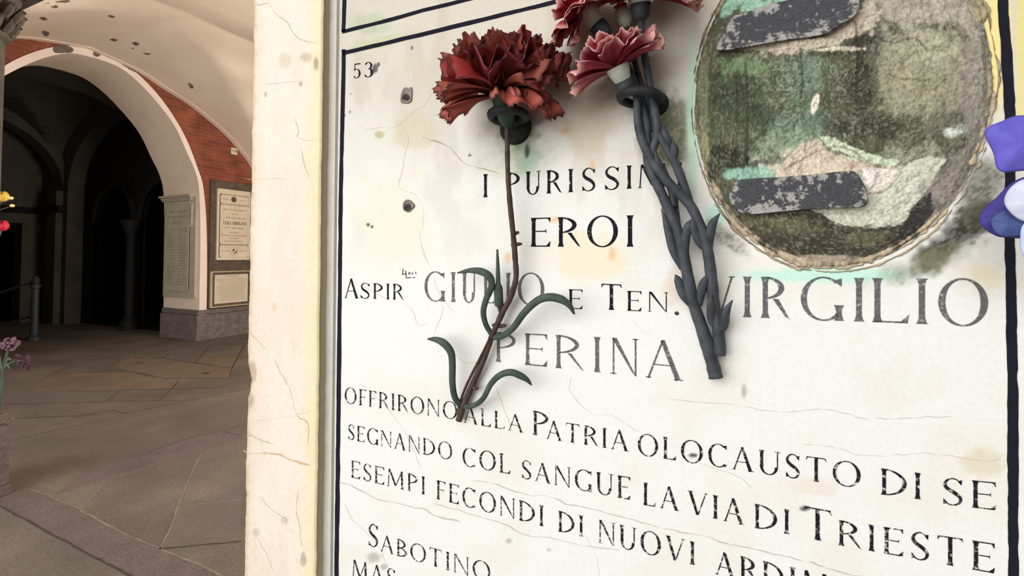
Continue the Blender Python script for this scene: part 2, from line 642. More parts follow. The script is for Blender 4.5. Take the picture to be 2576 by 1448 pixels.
def vz(x, y):
    dx = ((x - WX) % 4.78) - 2.39
    a, c = fa(y - YV), fa(dx * 1.40)
    d = abs(a - c)
    k = .10
    return max(a, c) + (k - d) ** 2 / (4 * k) if d < k else max(a, c)


v = MB()
nx, ny = 250, 180
rows = []
for i in range(nx + 1):
    x = WX + 9.56 * i / nx
    rows.append([(x, 0.06 + 6.78 * j / ny, vz(x, 0.06 + 6.78 * j / ny)) for j in range(ny + 1)])
v.grid(rows, 0)


def on_vault(x, y):
    r = ray(x, y)
    lo, hi = 2.0, 12.0
    t = lo
    while t < hi:
        p = CAM + r * t
        if p.z > vz(p.x, p.y) - 0.006:
            return p
        t += 0.01
    return CAM + r * 9


vault_spots = [[(108, 11), (122, 7), (140, 12), (146, 19), (134, 20), (118, 14)], [(140, 3), (165, 1), (188, 2), (170, 6), (152, 10)],
               [(100, 45), (112, 44), (120, 50), (108, 51)], [(272, 40), (280, 39), (290, 43), (280, 45)], [(106, 80), (116, 78), (124, 85), (114, 92)],
               [(277, 100), (287, 97), (296, 101), (286, 104)], [(332, 108), (342, 106), (350, 111), (342, 114)], [(360, 133), (368, 134), (379, 135), (370, 138)],
               [(474, 210), (482, 212), (488, 220), (480, 222)], [(332, 121), (338, 122), (333, 124)]]
for k, q in enumerate(vault_spots):
    patch(v, q, on_vault, 1, 0.8, 20 + k)
tag(v.build('ceiling', [M['plaster'], M['plaster_patch']], shade=True), kind='structure')

# wall rib under the vault on the brick wall
rib = MB()
ys = np.linspace(YV - 3.35, YV + 3.35, 90)
XR = WX + 0.11
for i in range(len(ys) - 1):
    a, c = ys[i], ys[i + 1]
    za, zc = fa(a - YV) - 0.01, fa(c - YV) - 0.01
    rib.poly([(WX, a, za), (WX, c, zc), (XR, c, zc), (XR, a, za)])
    rib.poly([(XR, a, za), (XR, c, zc), (XR, c, zc + 0.1), (XR, a, za + 0.1)])
    rib.poly([(XR, a, za + 0.1), (XR, c, zc + 0.1), (WX + 0.2, c, zc + 0.02), (WX + 0.2, a, za + 0.02)])
for k, q in enumerate([[(448, 214), (470, 216), (500, 234), (502, 250), (480, 243), (462, 232)], [(476, 211), (484, 213), (487, 222), (478, 219)]]):
    patch(rib, q, lambda x, y: onX(x, y, XR + 0.004), 1, 1.2, 40 + k)
tag(rib.build('trim_2', [M['plaster'], M['brick_patch']]), kind='structure')

# roof slab that closes the building above the vault, back wall, pier behind the marble
r = MB()
r.box((-22, 0.0, 6.0), (1.7, 7.1, 6.3))
tag(r.build('ceiling_roof', M['plaster']), kind='structure')
r = MB()
r.box((-8.79, 6.86, 0), (1.7, 7.1, 6.0))
tag(r.build('wall_back', M['plaster']), kind='structure')
r = MB()
r.box((-0.40, 0.022, 0), (1.7, 0.95, 6.0))
tag(r.build('wall_right', M['plaster']), kind='structure')
r = MB()
r.box((-8.79, -0.6, 4.55), (-0.40, 0.05, 6.0))
tag(r.build('wall_front', M['plaster']), kind='structure')

# plinth of dark stone
for nm, y0, y1, xa, xb in (('baseboard_right', 5.118, 6.86, WXI, WX + 0.05), ('baseboard_left', -0.6, 2.02, WXI, WX + 0.05)):
    p = MB()
    p.box((xa, y0, 0), (xb, y1, 0.44), 0, 0.008)
    p.box((xa, y0 + 0.02, 0.44), (xb - 0.02, y1 - 0.02, 0.535), 0, 0.02)
    tag(p.build(nm, M['plinth']), kind='structure')

# floor with traced paving joints
fl = MB()
fl.box((-22, -9, -0.2), (5, 6.86, 0), 0)
ZF = 0.0006
pavers = [([(76, 1230), (130, 1249), (199, 1280), (269, 1319), (325, 1347), (403, 1379), (499, 1418), (570, 1452), (330, 1452), (295, 1429), (243, 1403), (143, 1349), (48, 1297), (-20, 1262)], 1),
          ([(134, 1247), (269, 1206), (390, 1167), (499, 1141), (607, 1104), (607, 1069), (568, 1082), (490, 1097), (330, 1150), (200, 1195)], 1),
          ([(282, 920), (312, 901), (412, 901), (499, 913), (583, 926), (577, 949), (421, 952), (334, 935)], 2),
          ([(134, 938), (334, 935), (390, 950), (421, 952), (434, 976), (299, 981), (173, 984), (80, 985)], 2),
          ([(490, 913), (507, 897), (596, 897), (583, 926)], 2),
          ([(423, 887), (516, 884), (490, 913), (412, 901)], 3),
          ([(13, 1015), (87, 1014), (260, 1009), (299, 983), (173, 984), (10, 985)], 3),
          ([(516, 870), (614, 868), (596, 897), (507, 897)], 3),
          ([(403, 1379), (427, 1332), (451, 1262), (607, 1256), (607, 1360), (490, 1371)], 3)]
for q, mi in pavers:
    pts = [onZ(x, y, ZF) for x, y in q]
    fl.poly(pts, mi)
joints = [
    (1, .012, [(76, 1230), (130, 1249), (199, 1280), (269, 1319), (325, 1347), (403, 1379), (499, 1418), (559, 1447), (640, 1482)]),
    (0, .012, [(0, 1271), (48, 1297), (143, 1349), (243, 1403), (295, 1429), (345, 1456)]),
    (1, .010, [(134, 1247), (269, 1206), (390, 1167), (499, 1141), (607, 1104)]),
    (0, .008, [(26, 1108), (182, 1071), (282, 1052)]),
    (0, .008, [(321, 1039), (477, 1006), (624, 976)]),
    (0, .008, [(330, 1150), (490, 1097), (568, 1082), (607, 1069)]),
    (1, .010, [(269, 1206), (204, 1280)]),
    (1, .012, [(507, 1141), (490, 1171), (451, 1262), (427, 1332), (403, 1379)]),
    (1, .009, [(462, 1271), (607, 1256)]),
    (0, .012, [(403, 1379), (490, 1371), (607, 1360)]),
    (0, .008, [(564, 1085), (607, 1095)]),
    (0, .014, [(13, 1015), (87, 1014), (260, 1009), (455, 1006)]),
    (0, .014, [(26, 1051), (208, 1045), (282, 1032), (321, 1039)]),
    (0, .016, [(134, 938), (334, 935), (390, 950)]),
    (0, .014, [(173, 984), (299, 981), (564, 974)]),
    (0, .010, [(299, 983), (269, 1007)]),
    (0, .018, [(312, 901), (412, 901), (499, 913), (583, 926), (577, 949), (421, 952), (334, 935)]),
    (0, .012, [(312, 901), (282, 920), (165, 924), (100, 959)]),
    (0, .018, [(614, 868), (583, 926)]),
    (0, .016, [(533, 863), (490, 913)]),
    (0, .014, [(410, 901), (427, 887), (516, 884)]),
    (0, .014, [(507, 897), (596, 897)]),
    (0, .010, [(516, 870), (614, 868)]),
    (0, .010, [(451, 954), (434, 976), (400, 1008)])]
rj = random.Random(5)
for li, wd, q in joints:
    P = [onZ(x, y, ZF * 2) for x, y in q]
    Q = []
    for i in range(len(P) - 1):
        for k in range(6):
            Q.append(P[i].lerp(P[i + 1], k / 6))
    Q.append(P[-1])
    L, R = [], []
    for i, p in enumerate(Q):
        t = Q[min(i + 1, len(Q) - 1)] - Q[max(i - 1, 0)]
        t.normalize()
        n = Vector((-t.y, t.x, 0))
        o = n * rj.uniform(-.25, .25) * wd
        hw = wd * rj.uniform(.25, .6)
        L.append(p + n * hw + o)
        R.append(p - n * hw + o)
    fl.grid([[L[i], R[i]] for i in range(len(Q))], 5 if li else 4)
for x, y in ((350, 912), (518, 938)):
    c0 = onZ(x, y, ZF * 2)
    fl.poly([(c0.x + .05 * math.cos(k * .63), c0.y + .05 * math.sin(k * .63), c0.z) for k in range(10)], 4)
tag(fl.build('floor', [M['floor'], M['floor_pink'], M['floor_tan'], M['floor_grey'], M['joint'], M['joint_light']]), kind='structure')

# ---- dark passage behind the arch
XE, YR, YL = -14.6, 5.175, 1.9
XM0, XM1 = -13.42, -9.86                       # bay with the twin-arched screen
XC, RW = -11.5, 1.93
ws = MB()
arc = [(XC + RW * math.cos(a), 2.9 + 1.46 * math.sin(a)) for a in np.linspace(math.pi, 0, 25)]
arc[-1] = (min(arc[-1][0], WXI + .02), arc[-1][1])
top = 5.9
for i in range(len(arc) - 1):
    (a, za), (c, zc) = arc[i], arc[i + 1]
    ws.poly([(a, YR, za), (c, YR, zc), (c, YR, top), (a, YR, top)])
    ws.poly([(a, YR, za), (a, YR + .3, za), (c, YR + .3, zc), (c, YR, zc)])
ws.poly([(XE, YR, 0), (arc[0][0], YR, 0), (arc[0][0], YR, top), (XE, YR, top)])
ws.poly([(arc[0][0], YR, 0), (arc[0][0], YR + .3, 0), (arc[0][0], YR + .3, 2.9), (arc[0][0], YR, 2.9)])
ws.poly([(arc[-1][0], YR, 0), (arc[-1][0], YR, 2.9), (arc[-1][0], YR + .3, 2.9), (arc[-1][0], YR + .3, 0)])
tag(ws.build('wall_inner_right', M['shaded_plaster']), kind='structure')
we = MB()
d0, d1, dz = 3.55, 4.86, 2.2
for (a, c, z0, z1) in ((YL, d0, 0, top), (d0, d1, dz, top), (d1, YR, 0, top)):
    we.poly([(XE, a, z0), (XE, c, z0), (XE, c, z1), (XE, a, z1)])
we.poly([(XE, d1, 0), (XE - .4, d1, 0), (XE - .4, d1, dz), (XE, d1, dz)])
we.poly([(XE, d0, dz), (XE, d1, dz), (XE - .4, d1, dz), (XE - .4, d0, dz)])
tag(we.build('wall_inner_end', M['shaded_plaster']), kind='structure')
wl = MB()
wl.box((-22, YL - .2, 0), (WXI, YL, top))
tag(wl.build('wall_inner_left', M['shaded_plaster']), kind='structure')
# chapel room behind the screen, stair room behind the doorway
cr = MB()
for q in ([(-15, 8, 0), (-8.85, 8, 0), (-8.85, 8, 5), (-15, 8, 5)], [(-15, 5.5, 0), (-15, 8, 0), (-15, 8, 5), (-15, 5.5, 5)], [(-8.85, 6.9, 0), (-8.85, 8, 0), (-8.85, 8, 5), (-8.85, 6.9, 5)],
          [(-15, 5.5, 5), (-8.85, 5.5, 5), (-8.85, 8, 5), (-15, 8, 5)], [(-15, 5.5, .01), (-8.85, 5.5, .01), (-8.85, 8, .01), (-15, 8, .01)]):
    cr.poly(q)
for q in ([(-17, YL, 0), (-17, 6, 0), (-17, 6, 4), (-17, YL, 4)], [(-17, 6, 0), (-14.65, 6, 0), (-14.65, 6, 4), (-17, 6, 4)], [(-17, YL, 4), (-14.65, YL, 4), (-14.65, 6, 4), (-17, 6, 4)]):
    cr.poly(q)
tag(cr.build('wall_chapel', M['shaded_room']), kind='structure')
# vault and cross rib of the passage
vi = MB()
ym = (YL + YR) / 2


def fi(d):
    d = min(1.0, abs(d))
    return 2.9 + 1.72 * math.sqrt(max(0, 1 - d * d))


rows = []
for i in range(61):
    x = -18.1 + (18.1 + WXI) * i / 60
    dx = (((x - WXI) % 4.13) - 2.065) / 2.065
    rows.append([(x, YL + (YR - YL) * j / 40, max(fi((YL + (YR - YL) * j / 40 - ym) / ((YR - YL) / 2)), fi(dx))) for j in range(41)])
vi.grid(rows)
yy = [ym + (YR - ym) * math.cos(a) for a in np.linspace(0, math.pi, 41)]
zz = [2.9 + 1.45 * math.sin(a) for a in np.linspace(0, math.pi, 41)]
for i in range(40):
    for xa in (-14.05, -13.62):
        vi.poly([(xa, yy[i], zz[i]), (xa, yy[i + 1], zz[i + 1]), (xa, yy[i + 1], zz[i + 1] + .5), (xa, yy[i], zz[i] + .5)])
    vi.poly([(-14.05, yy[i], zz[i]), (-14.05, yy[i + 1], zz[i + 1]), (-13.62, yy[i + 1], zz[i + 1]), (-13.62, yy[i], zz[i])])
tag(vi.build('ceiling_inner', M['shaded_plaster']), kind='structure')
pl = MB()
pl.box((-14.05, YR - .12, 0), (-13.62, YR, 2.9))
tag(pl.build('trim_3', M['shaded_plaster']), kind='structure')
co = MB()
co.box((XE, YR - .16, 2.42), (XM0, YR, 2.56), 0, .01)
co.box((XE, YL, 2.42), (XE + .08, YR - .16, 2.56), 0, .01)
tag(co.build('trim_4', M['shaded_room']), kind='structure')

# twin-arched screen with its column
sc = thing('arched_screen', (-11.4, YR + .3, 0), 'dark twin-arched stone screen in the shadowed recess behind the big arch', 'screen')
s_ = MB()
Ya, Yb = YR + .3, YR + .42
lights = [(-12.2, .78), (-10.45, .78)]


def screen_top(x):
    u = min(1, abs(x - XC) / RW)
    return 2.9 + 1.46 * math.sqrt(1 - u * u)


xs = np.linspace(XC - RW, WXI, 121)
for i in range(120):
    a, c = xs[i], xs[i + 1]
    m_ = (a + c) / 2
    zb = 0.0
    za_, zc_ = 0.0, 0.0
    for cx, rr in lights:
        if abs(m_ - cx) < rr:
            za_ = 2.2 + math.sqrt(max(0, rr * rr - (a - cx) ** 2))
            zc_ = 2.2 + math.sqrt(max(0, rr * rr - (c - cx) ** 2))
    for Y in (Ya, Yb):
        s_.poly([(a, Y, za_), (c, Y, zc_), (c, Y, screen_top(c)), (a, Y, screen_top(a))])
    if za_ > 0:
        s_.poly([(a, Ya, za_), (a, Yb, za_), (c, Yb, zc_), (c, Ya, zc_)])
s_.build('screen_panel', M['shaded_mosaic'], sc)
c_ = MB()
c_.lathe((-11.32, Ya - .1, 0), (0, 0, 1), [(.17, 0), (.17, .12), (.13, .2), (.09, .26), (.09, 1.85), (.1, 1.9), (.17, 2.1), (.19, 2.2)], 14)
c_.build('column', M['screen_stone'], sc, shade=False)
for cx, rr in lights:
    a_ = MB()
    pts = [(cx + rr * math.cos(t), Ya - .02, 2.2 + rr * math.sin(t)) for t in np.linspace(0, math.pi, 20)]
    a_.tube(pts, .05, 6)
    a_.build('arch_moulding', M['screen_stone'], sc)

# railing at the stair
rl = thing('stair_railing', (-11.46, 3.95, 0), 'grey metal railing post with two handrails in the dark passage', 'railing')
q = MB()
q.lathe((-11.46, 3.95, 0), (0, 0, 1), [(.1, 0), (.1, .05), (.06, .1), (.055, .9), (.075, .92), (.075, .97), (.05, 1.0), (.065, 1.05), (.03, 1.12)], 12)
q.build('post', M['rail'], rl, shade=False)
for z in (1.02, .42):
    q = MB()
    q.tube(smooth([(-11.46, 3.95, z), (-11.7, 3.85, z - .06), (-12.2, 3.6, z - .25)], 5), .022, 6)
    q.build('handrail', M['rail'], rl)


# ------------------------------------------------------------------ letters
def glyph(ch, a, T=.13, t=.042):
    """polygons of a Roman capital of height 1 and width a"""
    P = []

    def stem(x, y0=0.0, y1=1.0, w=T, s0=True, s1=True):
        f = .045
        l, r_ = [], []
        if s0:
            l += [(x - f, y0), (x - f * .4, y0 + .035)]
            r_ += [(x + w + f, y0), (x + w + f * .4, y0 + .035)]
        else:
            l += [(x, y0)]
            r_ += [(x + w, y0)]
        l += [(x + .006, y0 + .14), (x + .006, y1 - .14)]
        r_ += [(x + w - .006, y0 + .14), (x + w - .006, y1 - .14)]
        if s1:
            l += [(x - f * .4, y1 - .035), (x - f, y1)]
            r_ += [(x + w + f * .4, y1 - .035), (x + w + f, y1)]
        else:
            l += [(x, y1)]
            r_ += [(x + w, y1)]
        for i in range(len(l) - 1):
            P.append([l[i], r_[i], r_[i + 1], l[i + 1]])

    def bar(x0, y0, x1, y1, w0, w1=None):
        w1 = w1 or w0
        dx, dy = x1 - x0, y1 - y0
        L = math.hypot(dx, dy)
        nx_, ny_ = -dy / L, dx / L
        P.append([(x0 + nx_ * w0 / 2, y0 + ny_ * w0 / 2), (x0 - nx_ * w0 / 2, y0 - ny_ * w0 / 2), (x1 - nx_ * w1 / 2, y1 - ny_ * w1 / 2), (x1 + nx_ * w1 / 2, y1 + ny_ * w1 / 2)])

    def ring(cx, cy, rx, ry, a0, a1, n=22, Tm=T):
        pr = None
        for i in range(n + 1):
            an = math.radians(a0 + (a1 - a0) * i / n)
            th = t + (Tm - t) * abs(math.cos(an)) ** 1.6
            o = (cx + rx * math.cos(an), cy + ry * math.sin(an))
            k = (cx + (rx - th) * math.cos(an), cy + (ry - th * .9) * math.sin(an))
            if pr:
                P.append([pr[0], pr[1], k, o])
            pr = (o, k)

    def foot(x, y, w=.1):
        bar(x - w, y, x + w, y, .03)

    def tri(*pts):
        P.append(list(pts))

    m = .05
    if ch == 'I':
        stem(max(m, (a - T) / 2))
    elif ch in 'EFL':
        stem(m)
        if ch != 'L':
            bar(m, .98, a - .02, .98, .04)
            tri((a - .1, .98), (a, 1.0), (a, .82))
            bar(m + T, .53, a * .78, .53, .035)
            tri((a * .74, .53), (a * .8, .62), (a * .8, .45))
        if ch != 'F':
            bar(m, .02, a - .02, .02, .04)
            tri((a - .16, .02), (a + .01, .2), (a - .02, .0))
    elif ch == 'T':
        stem((a - T) / 2, s1=False)
        bar(.03, .98, a - .03, .98, .04)
        tri((.0, .84), (.03, 1), (.1, .98))
        tri((a, .84), (a - .03, 1), (a - .1, .98))
    elif ch in 'PRB':
        stem(m)
        rx = a - m - T * .5 if ch == 'P' else (a * .86 - m - T * .5)
        cx = m + T * .5
        hh = .27
        ring(cx, 1 - hh, rx, hh, 90, -90)
        if ch == 'R':
            P.append([(a * .45, .47), (a * .45 + T, .47), (a + .02, .0), (a - T * .6, .06)])
            tri((a - T * .8, .06), (a + .07, -.03), (a - .02, .03))
        if ch == 'B':
            ring(cx, .26, a - cx, .27, 90, -90)
    elif ch == 'D':
        stem(m)
        ring(m + T * .5, .5, a - m - T * .5, .5, 90, -90, 28)
    elif ch in 'OQ':
        ring(a / 2, .5, a / 2, .52, 0, 360, 40)
    elif ch in 'CG':
        ring(a / 2 + .04, .5, a / 2 + .03, .52, 52, 312, 34)
        tri((a * .78, .93), (a * .97, .98), (a * .97, .78))
        if ch == 'G':
            stem(a - T - .02, .0, .36)
        else:
            tri((a * .78, .08), (a, .16), (a * .88, .02))
    elif ch == 'U':
        stem(m, .32, 1, T, False)
        bar(a - .08, .32, a - .08, 1, t * 1.1)
        foot(a - .08, .985)
        ring(m + (a - m - .06) / 2, .34, (a - m - .06) / 2 + .0, .36, 180, 360, 22, T * .9)
    elif ch in 'AV':
        s = 1 if ch == 'A' else -1
        y0, y1 = (0.0, 1.0) if s > 0 else (1.0, 0.0)
        if s > 0:
            bar(a * .47, 1, .06, 0, t * 1.1)
            bar(a * .46, 1.0, a - .1, 0, T * .85, T)
            bar(a * .22, .36, a * .72, .36, .03)
            foot(.06, .015, .07)
            foot(a - .09, .015, .11)
        else:
            bar(a * .53, 0, a - .06, 1, t * 1.1)
            bar(a * .5, 0, .1, 1, T * .8, T)
            foot(.1, .985, .11)
            foot(a - .06, .985, .07)
    elif ch == 'N':
        bar(.08, 0, .08, 1, t * 1.1)
        bar(a - .08, .0, a - .08, 1, t * 1.1)
        P.append([(.03, 1), (.03 + T * 1.1, 1), (a - .07, .0), (a - .07 - T * .75, .08)])
        foot(.08, .015, .08)
        foot(a - .08, .985, .08)
    elif ch == 'M':
        bar(.06, 0, .13, 1, t * 1.1)
        bar(.15, 1, a * .5, .1, T * .85)
        bar(a - .15, 1, a * .5, .1, t)
        bar(a - .12, 0, a - .16, 1, T)
        foot(.06, .015, .08)
        foot(a - .12, .015, .12)
    elif ch in 'S':
        c = [(.9, .80), (.72, .95), (.45, .99), (.2, .88), (.14, .71), (.32, .57), (.64, .45), (.88, .28), (.82, .1), (.55, .01), (.28, .04), (.1, .18)]
        wd = [.04, .04, .045, .08, .11, T, T, .11, .08, .045, .04, .04]
        C = smooth([(x * a, y, w_) for (x, y), w_ in zip(c, wd)], 4)
        for i in range(len(C) - 1):
            bar(C[i][0], C[i][1], C[i + 1][0], C[i + 1][1], C[i][2], C[i + 1][2])
        tri((a * .76, .92), (a * .96, .96), (a * .93, .76))
        tri((a * .05, .24), (a * .06, .02), (a * .26, .06))
    elif ch == '5':
        bar(.2 * a, .97, a * .95, .97, .07)
        bar(.2 * a, 1, .14 * a, .55, .05)
        ring(a * .42, .32, a * .55, .33, 130, -140)
    elif ch == '3':
        ring(a * .4, .76, a * .5, .24, 150, -90)
        ring(a * .4, .28, a * .58, .29, 90, -150)
    elif ch == '.':
        ring(.08, .08, .1, .1, 0, 360, 10)
    return P


ASP = dict(I=.24, S=.5, E=.56, F=.52, L=.55, T=.68, P=.55, R=.66, B=.6, A=.76, N=.78, M=.95, O=.88, C=.74, G=.8, D=.78, U=.74, V=.78)


def put_letters(mb, letters, tl, tr, bl, br, place, T=.13, mi=0):
    """letters: (char, x0, x1) in photo units; (tl, tr, bl, br) give cap line and base line as (x, y) ends"""
    def yat(p, q, x):
        return p[1] + (q[1] - p[1]) * (x - p[0]) / (q[0] - p[0])
    for ch, x0, x1 in letters:
        A, B = place(x0, yat(bl, br, x0)), place(x1, yat(bl, br, x1))
        C, D = place(x0, yat(tl, tr, x0)), place(x1, yat(tl, tr, x1))
        h = ((C - A).length + (D - B).length) / 2
        a = (B - A).length / h
        for poly in glyph(ch, a, T):
            pts = []
            for u, v_ in poly:
                u /= a
                pts.append(A * (1 - u) * (1 - v_) + B * u * (1 - v_) + C * (1 - u) * v_ + D * u * v_)
            mb.poly(pts, mi)


def word(mb, text, x0, t0, b0, x1, t1, b1, place, T=.13, mi=0, gap=.2):
    """a word spread between x0 and x1 with cap and base heights at both ends"""
    P0, P1 = place(x0, b0), place(x1, b1)
    H0, H1 = (place(x0, t0) - P0).length, (place(x1, t1) - P1).length
    ws_ = [ASP[c] for c in text]
    tot = sum(ws_) + gap * (len(text) - 1)
    T0, T1 = place(x0, t0), place(x1, t1)
    p = 0.0
    for c, w_ in zip(text, ws_):
        u0, u1 = p / tot, (p + w_) / tot
        A, B, C, D = P0.lerp(P1, u0), P0.lerp(P1, u1), T0.lerp(T1, u0), T0.lerp(T1, u1)
        h = ((C - A).length + (D - B).length) / 2
        a = (B - A).length / h
        for poly in glyph(c, a, T):
            mb.poly([A * (1 - u / a) * (1 - v_) + B * (u / a) * (1 - v_) + C * (1 - u / a) * v_ + D * (u / a) * v_ for u, v_ in poly], mi)
        p += w_ + gap


# ------------------------------------------------------------------ MARBLE SLAB
YS = 0.0
slab = thing('memorial_slab', (-0.1, 0, 1.2), 'large white marble memorial slab with black incised lettering and a weathered oval bed', 'memorial')
x0, x1, z0, z1 = -.345, .30, 1.18, 1.92
nx_, nz_ = 600, 690
gx, gz = np.meshgrid(np.linspace(x0, x1, nx_), np.linspace(z0, z1, nz_))
P3 = np.stack([gx.ravel(), np.zeros(gx.size), gz.ravel()], 1)
px, py = to_px(P3)
p = Paint(px, py, (233, 231, 226))
p.mix(0.35 * sstep(0.45, 0.75, fbm(px / 140, py / 140, 4)), (228, 218, 200))
p.mix(0.9 * (1 - sstep(60, 640, py + 160 * p.n1)), (206, 197, 180))  # lighting falloff painted in along with dirt: slab darkens towards its top
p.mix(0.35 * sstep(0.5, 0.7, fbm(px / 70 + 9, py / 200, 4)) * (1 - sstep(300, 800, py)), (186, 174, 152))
# cream and rust stains
p.blob(1480, 640, 120, 70, (240, 214, 160), .45)
p.blob(1040, 330, 60, 45, (205, 190, 150), .5)
p.blob(1000, 560, 110, 160, (238, 222, 190), .35)
for q in ((1541, 632, 11, 22), (1400, 552, 16, 8), (1432, 245, 8, 6), (1420, 330, 18, 10), (1278, 645, 10, 16), (1492, 414, 8, 14)):
    p.blob(*q, (232, 166, 84), .6, soft=.8)
p.blob(1480, 300, 90, 110, (196, 172, 132), .4)
p.blob(1700, 720, 35, 60, (222, 196, 180), .6)
# green and black runs below the flower holders
p.blob(1310, 370, 95, 75, (150, 162, 128), .75, soft=.9)
p.blob(1330, 400, 30, 60, (150, 190, 160), .6, soft=.9)
p.blob(1300, 335, 70, 50, (86, 92, 74), .85, soft=.8)
p.blob(1326, 375, 7, 22, (40, 42, 40), .9)
p.blob(1680, 330, 78, 105, (120, 118, 78), .9, soft=.5, speck=.25)
p.blob(1690, 330, 50, 90, (70, 76, 48), .75, soft=.7, speck=.4)
p.blob(1640, 250, 60, 40, (60, 62, 46), .7, soft=.7)
p.blob(1742, 300, 17, 230, (182, 218, 194), .8, rough=.5, soft=.6)
p.blob(1800, 540, 30, 40, (170, 220, 196), .7, rot=40)
p.blob(2080, 692, 260, 22, (186, 232, 212), .8, rough=.4)
p.blob(2400, 595, 150, 46, (60, 56, 44), 1.0, rot=-38, soft=.5, rough=1.3, speck=.15)
p.blob(2330, 662, 150, 36, (120, 118, 82), .7, rot=-20, soft=.7, speck=.3)
p.blob(2470, 480, 60, 90, (88, 86, 66), .9, rot=20, soft=.6, speck=.3)
p.blob(2480, 690, 90, 60, (226, 208, 160), .6, soft=.9)
p.blob(1830, 600, 70, 20, (120, 116, 88), .8, rot=42, rough=1.0, speck=.5)
p.blob(2510, 90, 40, 190, (242, 220, 142), .9, rough=.3)
p.blob(2568, 160, 14, 300, (226, 214, 130), .8, rough=.3)
# upper strip between the two frames
p.blob(960, 105, 90, 16, (190, 190, 140), .7, rot=-12, speck=.4)
p.blob(930, 60, 60, 30, (170, 186, 150), .7, speck=.4)
p.blob(840, 110, 20, 90, (196, 204, 176), .7)
p.blob(1560, 240, 60, 40, (110, 100, 80), .5, soft=.9)
for q in ((944, 172, 8, 16), (936, 180, 6, 12), (952, 162, 5, 7), (880, 281, 3, 4), (868, 290, 2, 3), (882, 236, 2, 3), (926, 565, 5, 5), (936, 570, 4, 4), (1745, 1145, 12, 6), (1036, 120, 3, 6), (2025, 1278, 16, 8), (1182, 390, 5, 3)):
    p.blob(*q, (46, 44, 44), .9, rough=.5, soft=.4)
for q in ((1280, 1360, 10, 8), (1380, 1382, 5, 4), (940, 1400, 26, 18), (1872, 985, 8, 22), (965, 1425, 12, 10)):
    p.blob(*q, (176, 164, 148), .75, rough=.8, soft=.5)
p.blob(2040, 1225, 70, 30, (226, 216, 200), .7)
p.blob(2480, 1165, 60, 40, (216, 202, 172), .7)
p.blob(955, 338, 14, 10, (190, 176, 132), .9)
tan, grey = (204, 178, 144), (192, 182, 170)
C = [(tan, 1.3, .7, [(900, 310), (922, 326), (968, 319), (994, 321), (1044, 279), (1069, 265), (1090, 233)]),
     (tan, 1.3, .7, [(1008, 315), (1026, 348), (1015, 412), (1004, 463), (1011, 475), (1044, 488), (1062, 520), (1065, 560), (1058, 603), (1072, 650), (1090, 690)]),
     ((150, 132, 108), 1.8, .8, [(1051, 337), (1080, 351), (1119, 362), (1144, 387), (1173, 416), (1213, 423), (1262, 436)]),
     (tan, 1.2, .6, [(870, 700), (960, 745), (1031, 773), (1048, 814), (1080, 812)]), (tan, 1.2, .6, [(1109, 759), (1111, 783), (1096, 831), (1080, 860)]),
     (tan, 1.2, .6, [(1133, 879), (1167, 909), (1202, 913), (1230, 940), (1262, 1010), (1290, 1090)]),
     (tan, 1.5, .7, [(1437, 947), (1433, 975), (1451, 1007), (1493, 1042), (1542, 1045), (1605, 1087)]),
     (grey, 3.2, .85, [(840, 1214), (882, 1221), (945, 1252), (998, 1266), (1065, 1280), (1093, 1294), (1156, 1312)]),
     (grey, 2.0, .8, [(1086, 1266), (1138, 1279), (1212, 1301), (1272, 1317), (1321, 1344), (1387, 1354), (1451, 1368), (1560, 1385)]),
     (grey, 2.6, .8, [(1180, 1208), (1237, 1214), (1314, 1242), (1377, 1249), (1437, 1270), (1507, 1284), (1612, 1312), (1710, 1338), (1778, 1349), (1827, 1367), (1903, 1383), (1979, 1398), (2047, 1417), (2127, 1443), (2220, 1460)]),
     (grey, 1.6, .7, [(1676, 1000), (1759, 1011), (1835, 1015), (1926, 1033), (1998, 1035), (2074, 1030), (2138, 1040), (2161, 1049), (2259, 1053), (2400, 1045)]),
     (grey, 1.4, .6, [(2017, 1116), (2093, 1125), (2168, 1143), (2263, 1144), (2320, 1140), (2434, 1152), (2540, 1160)]),
     (tan, 1.2, .6, [(1760, 1165), (1830, 1190), (1870, 1205), (1900, 1235)]), (tan, 1.0, .5, [(900, 960), (950, 1000), (985, 1040), (1020, 1090), (1060, 1180)]),
     (tan, 1.0, .5, [(865, 1260), (890, 1310), (950, 1370), (980, 1440)]), (tan, 1.2, .5, [(1470, 1340), (1500, 1400), (1510, 1450)]),
     (tan, 1.1, .6, [(1090, 690), (1108, 740), (1150, 800)]), (tan, 1.0, .5, [(1590, 800), (1612, 830), (1640, 842)]), (grey, 1.3, .6, [(2440, 1152), (2490, 1160), (2530, 1140)])]
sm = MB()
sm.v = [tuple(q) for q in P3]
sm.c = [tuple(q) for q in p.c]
idx = np.arange(nx_ * nz_).reshape(nz_, nx_)
sm.f = np.stack([idx[:-1, :-1], idx[:-1, 1:], idx[1:, 1:], idx[1:, :-1]], -1).reshape(-1, 4).tolist()
sm.m = [0] * len(sm.f)
wc = srgb(230, 225, 216)
for (a, c, e, f_, wc) in ((-.345, .9, .6, z0, wc), (-.345, .9, z1, 2.1, srgb(207, 198, 181)), (x1, .9, z0, z1, srgb(222, 215, 203))):  # top piece carries on the painted falloff tone
    i0 = [sm.vert(q, wc) for q in ((a, 0, e), (c, 0, e), (c, 0, f_), (a, 0, f_))]
    sm.f.append(i0)
    sm.m.append(0)
wc = srgb(226, 220, 209)
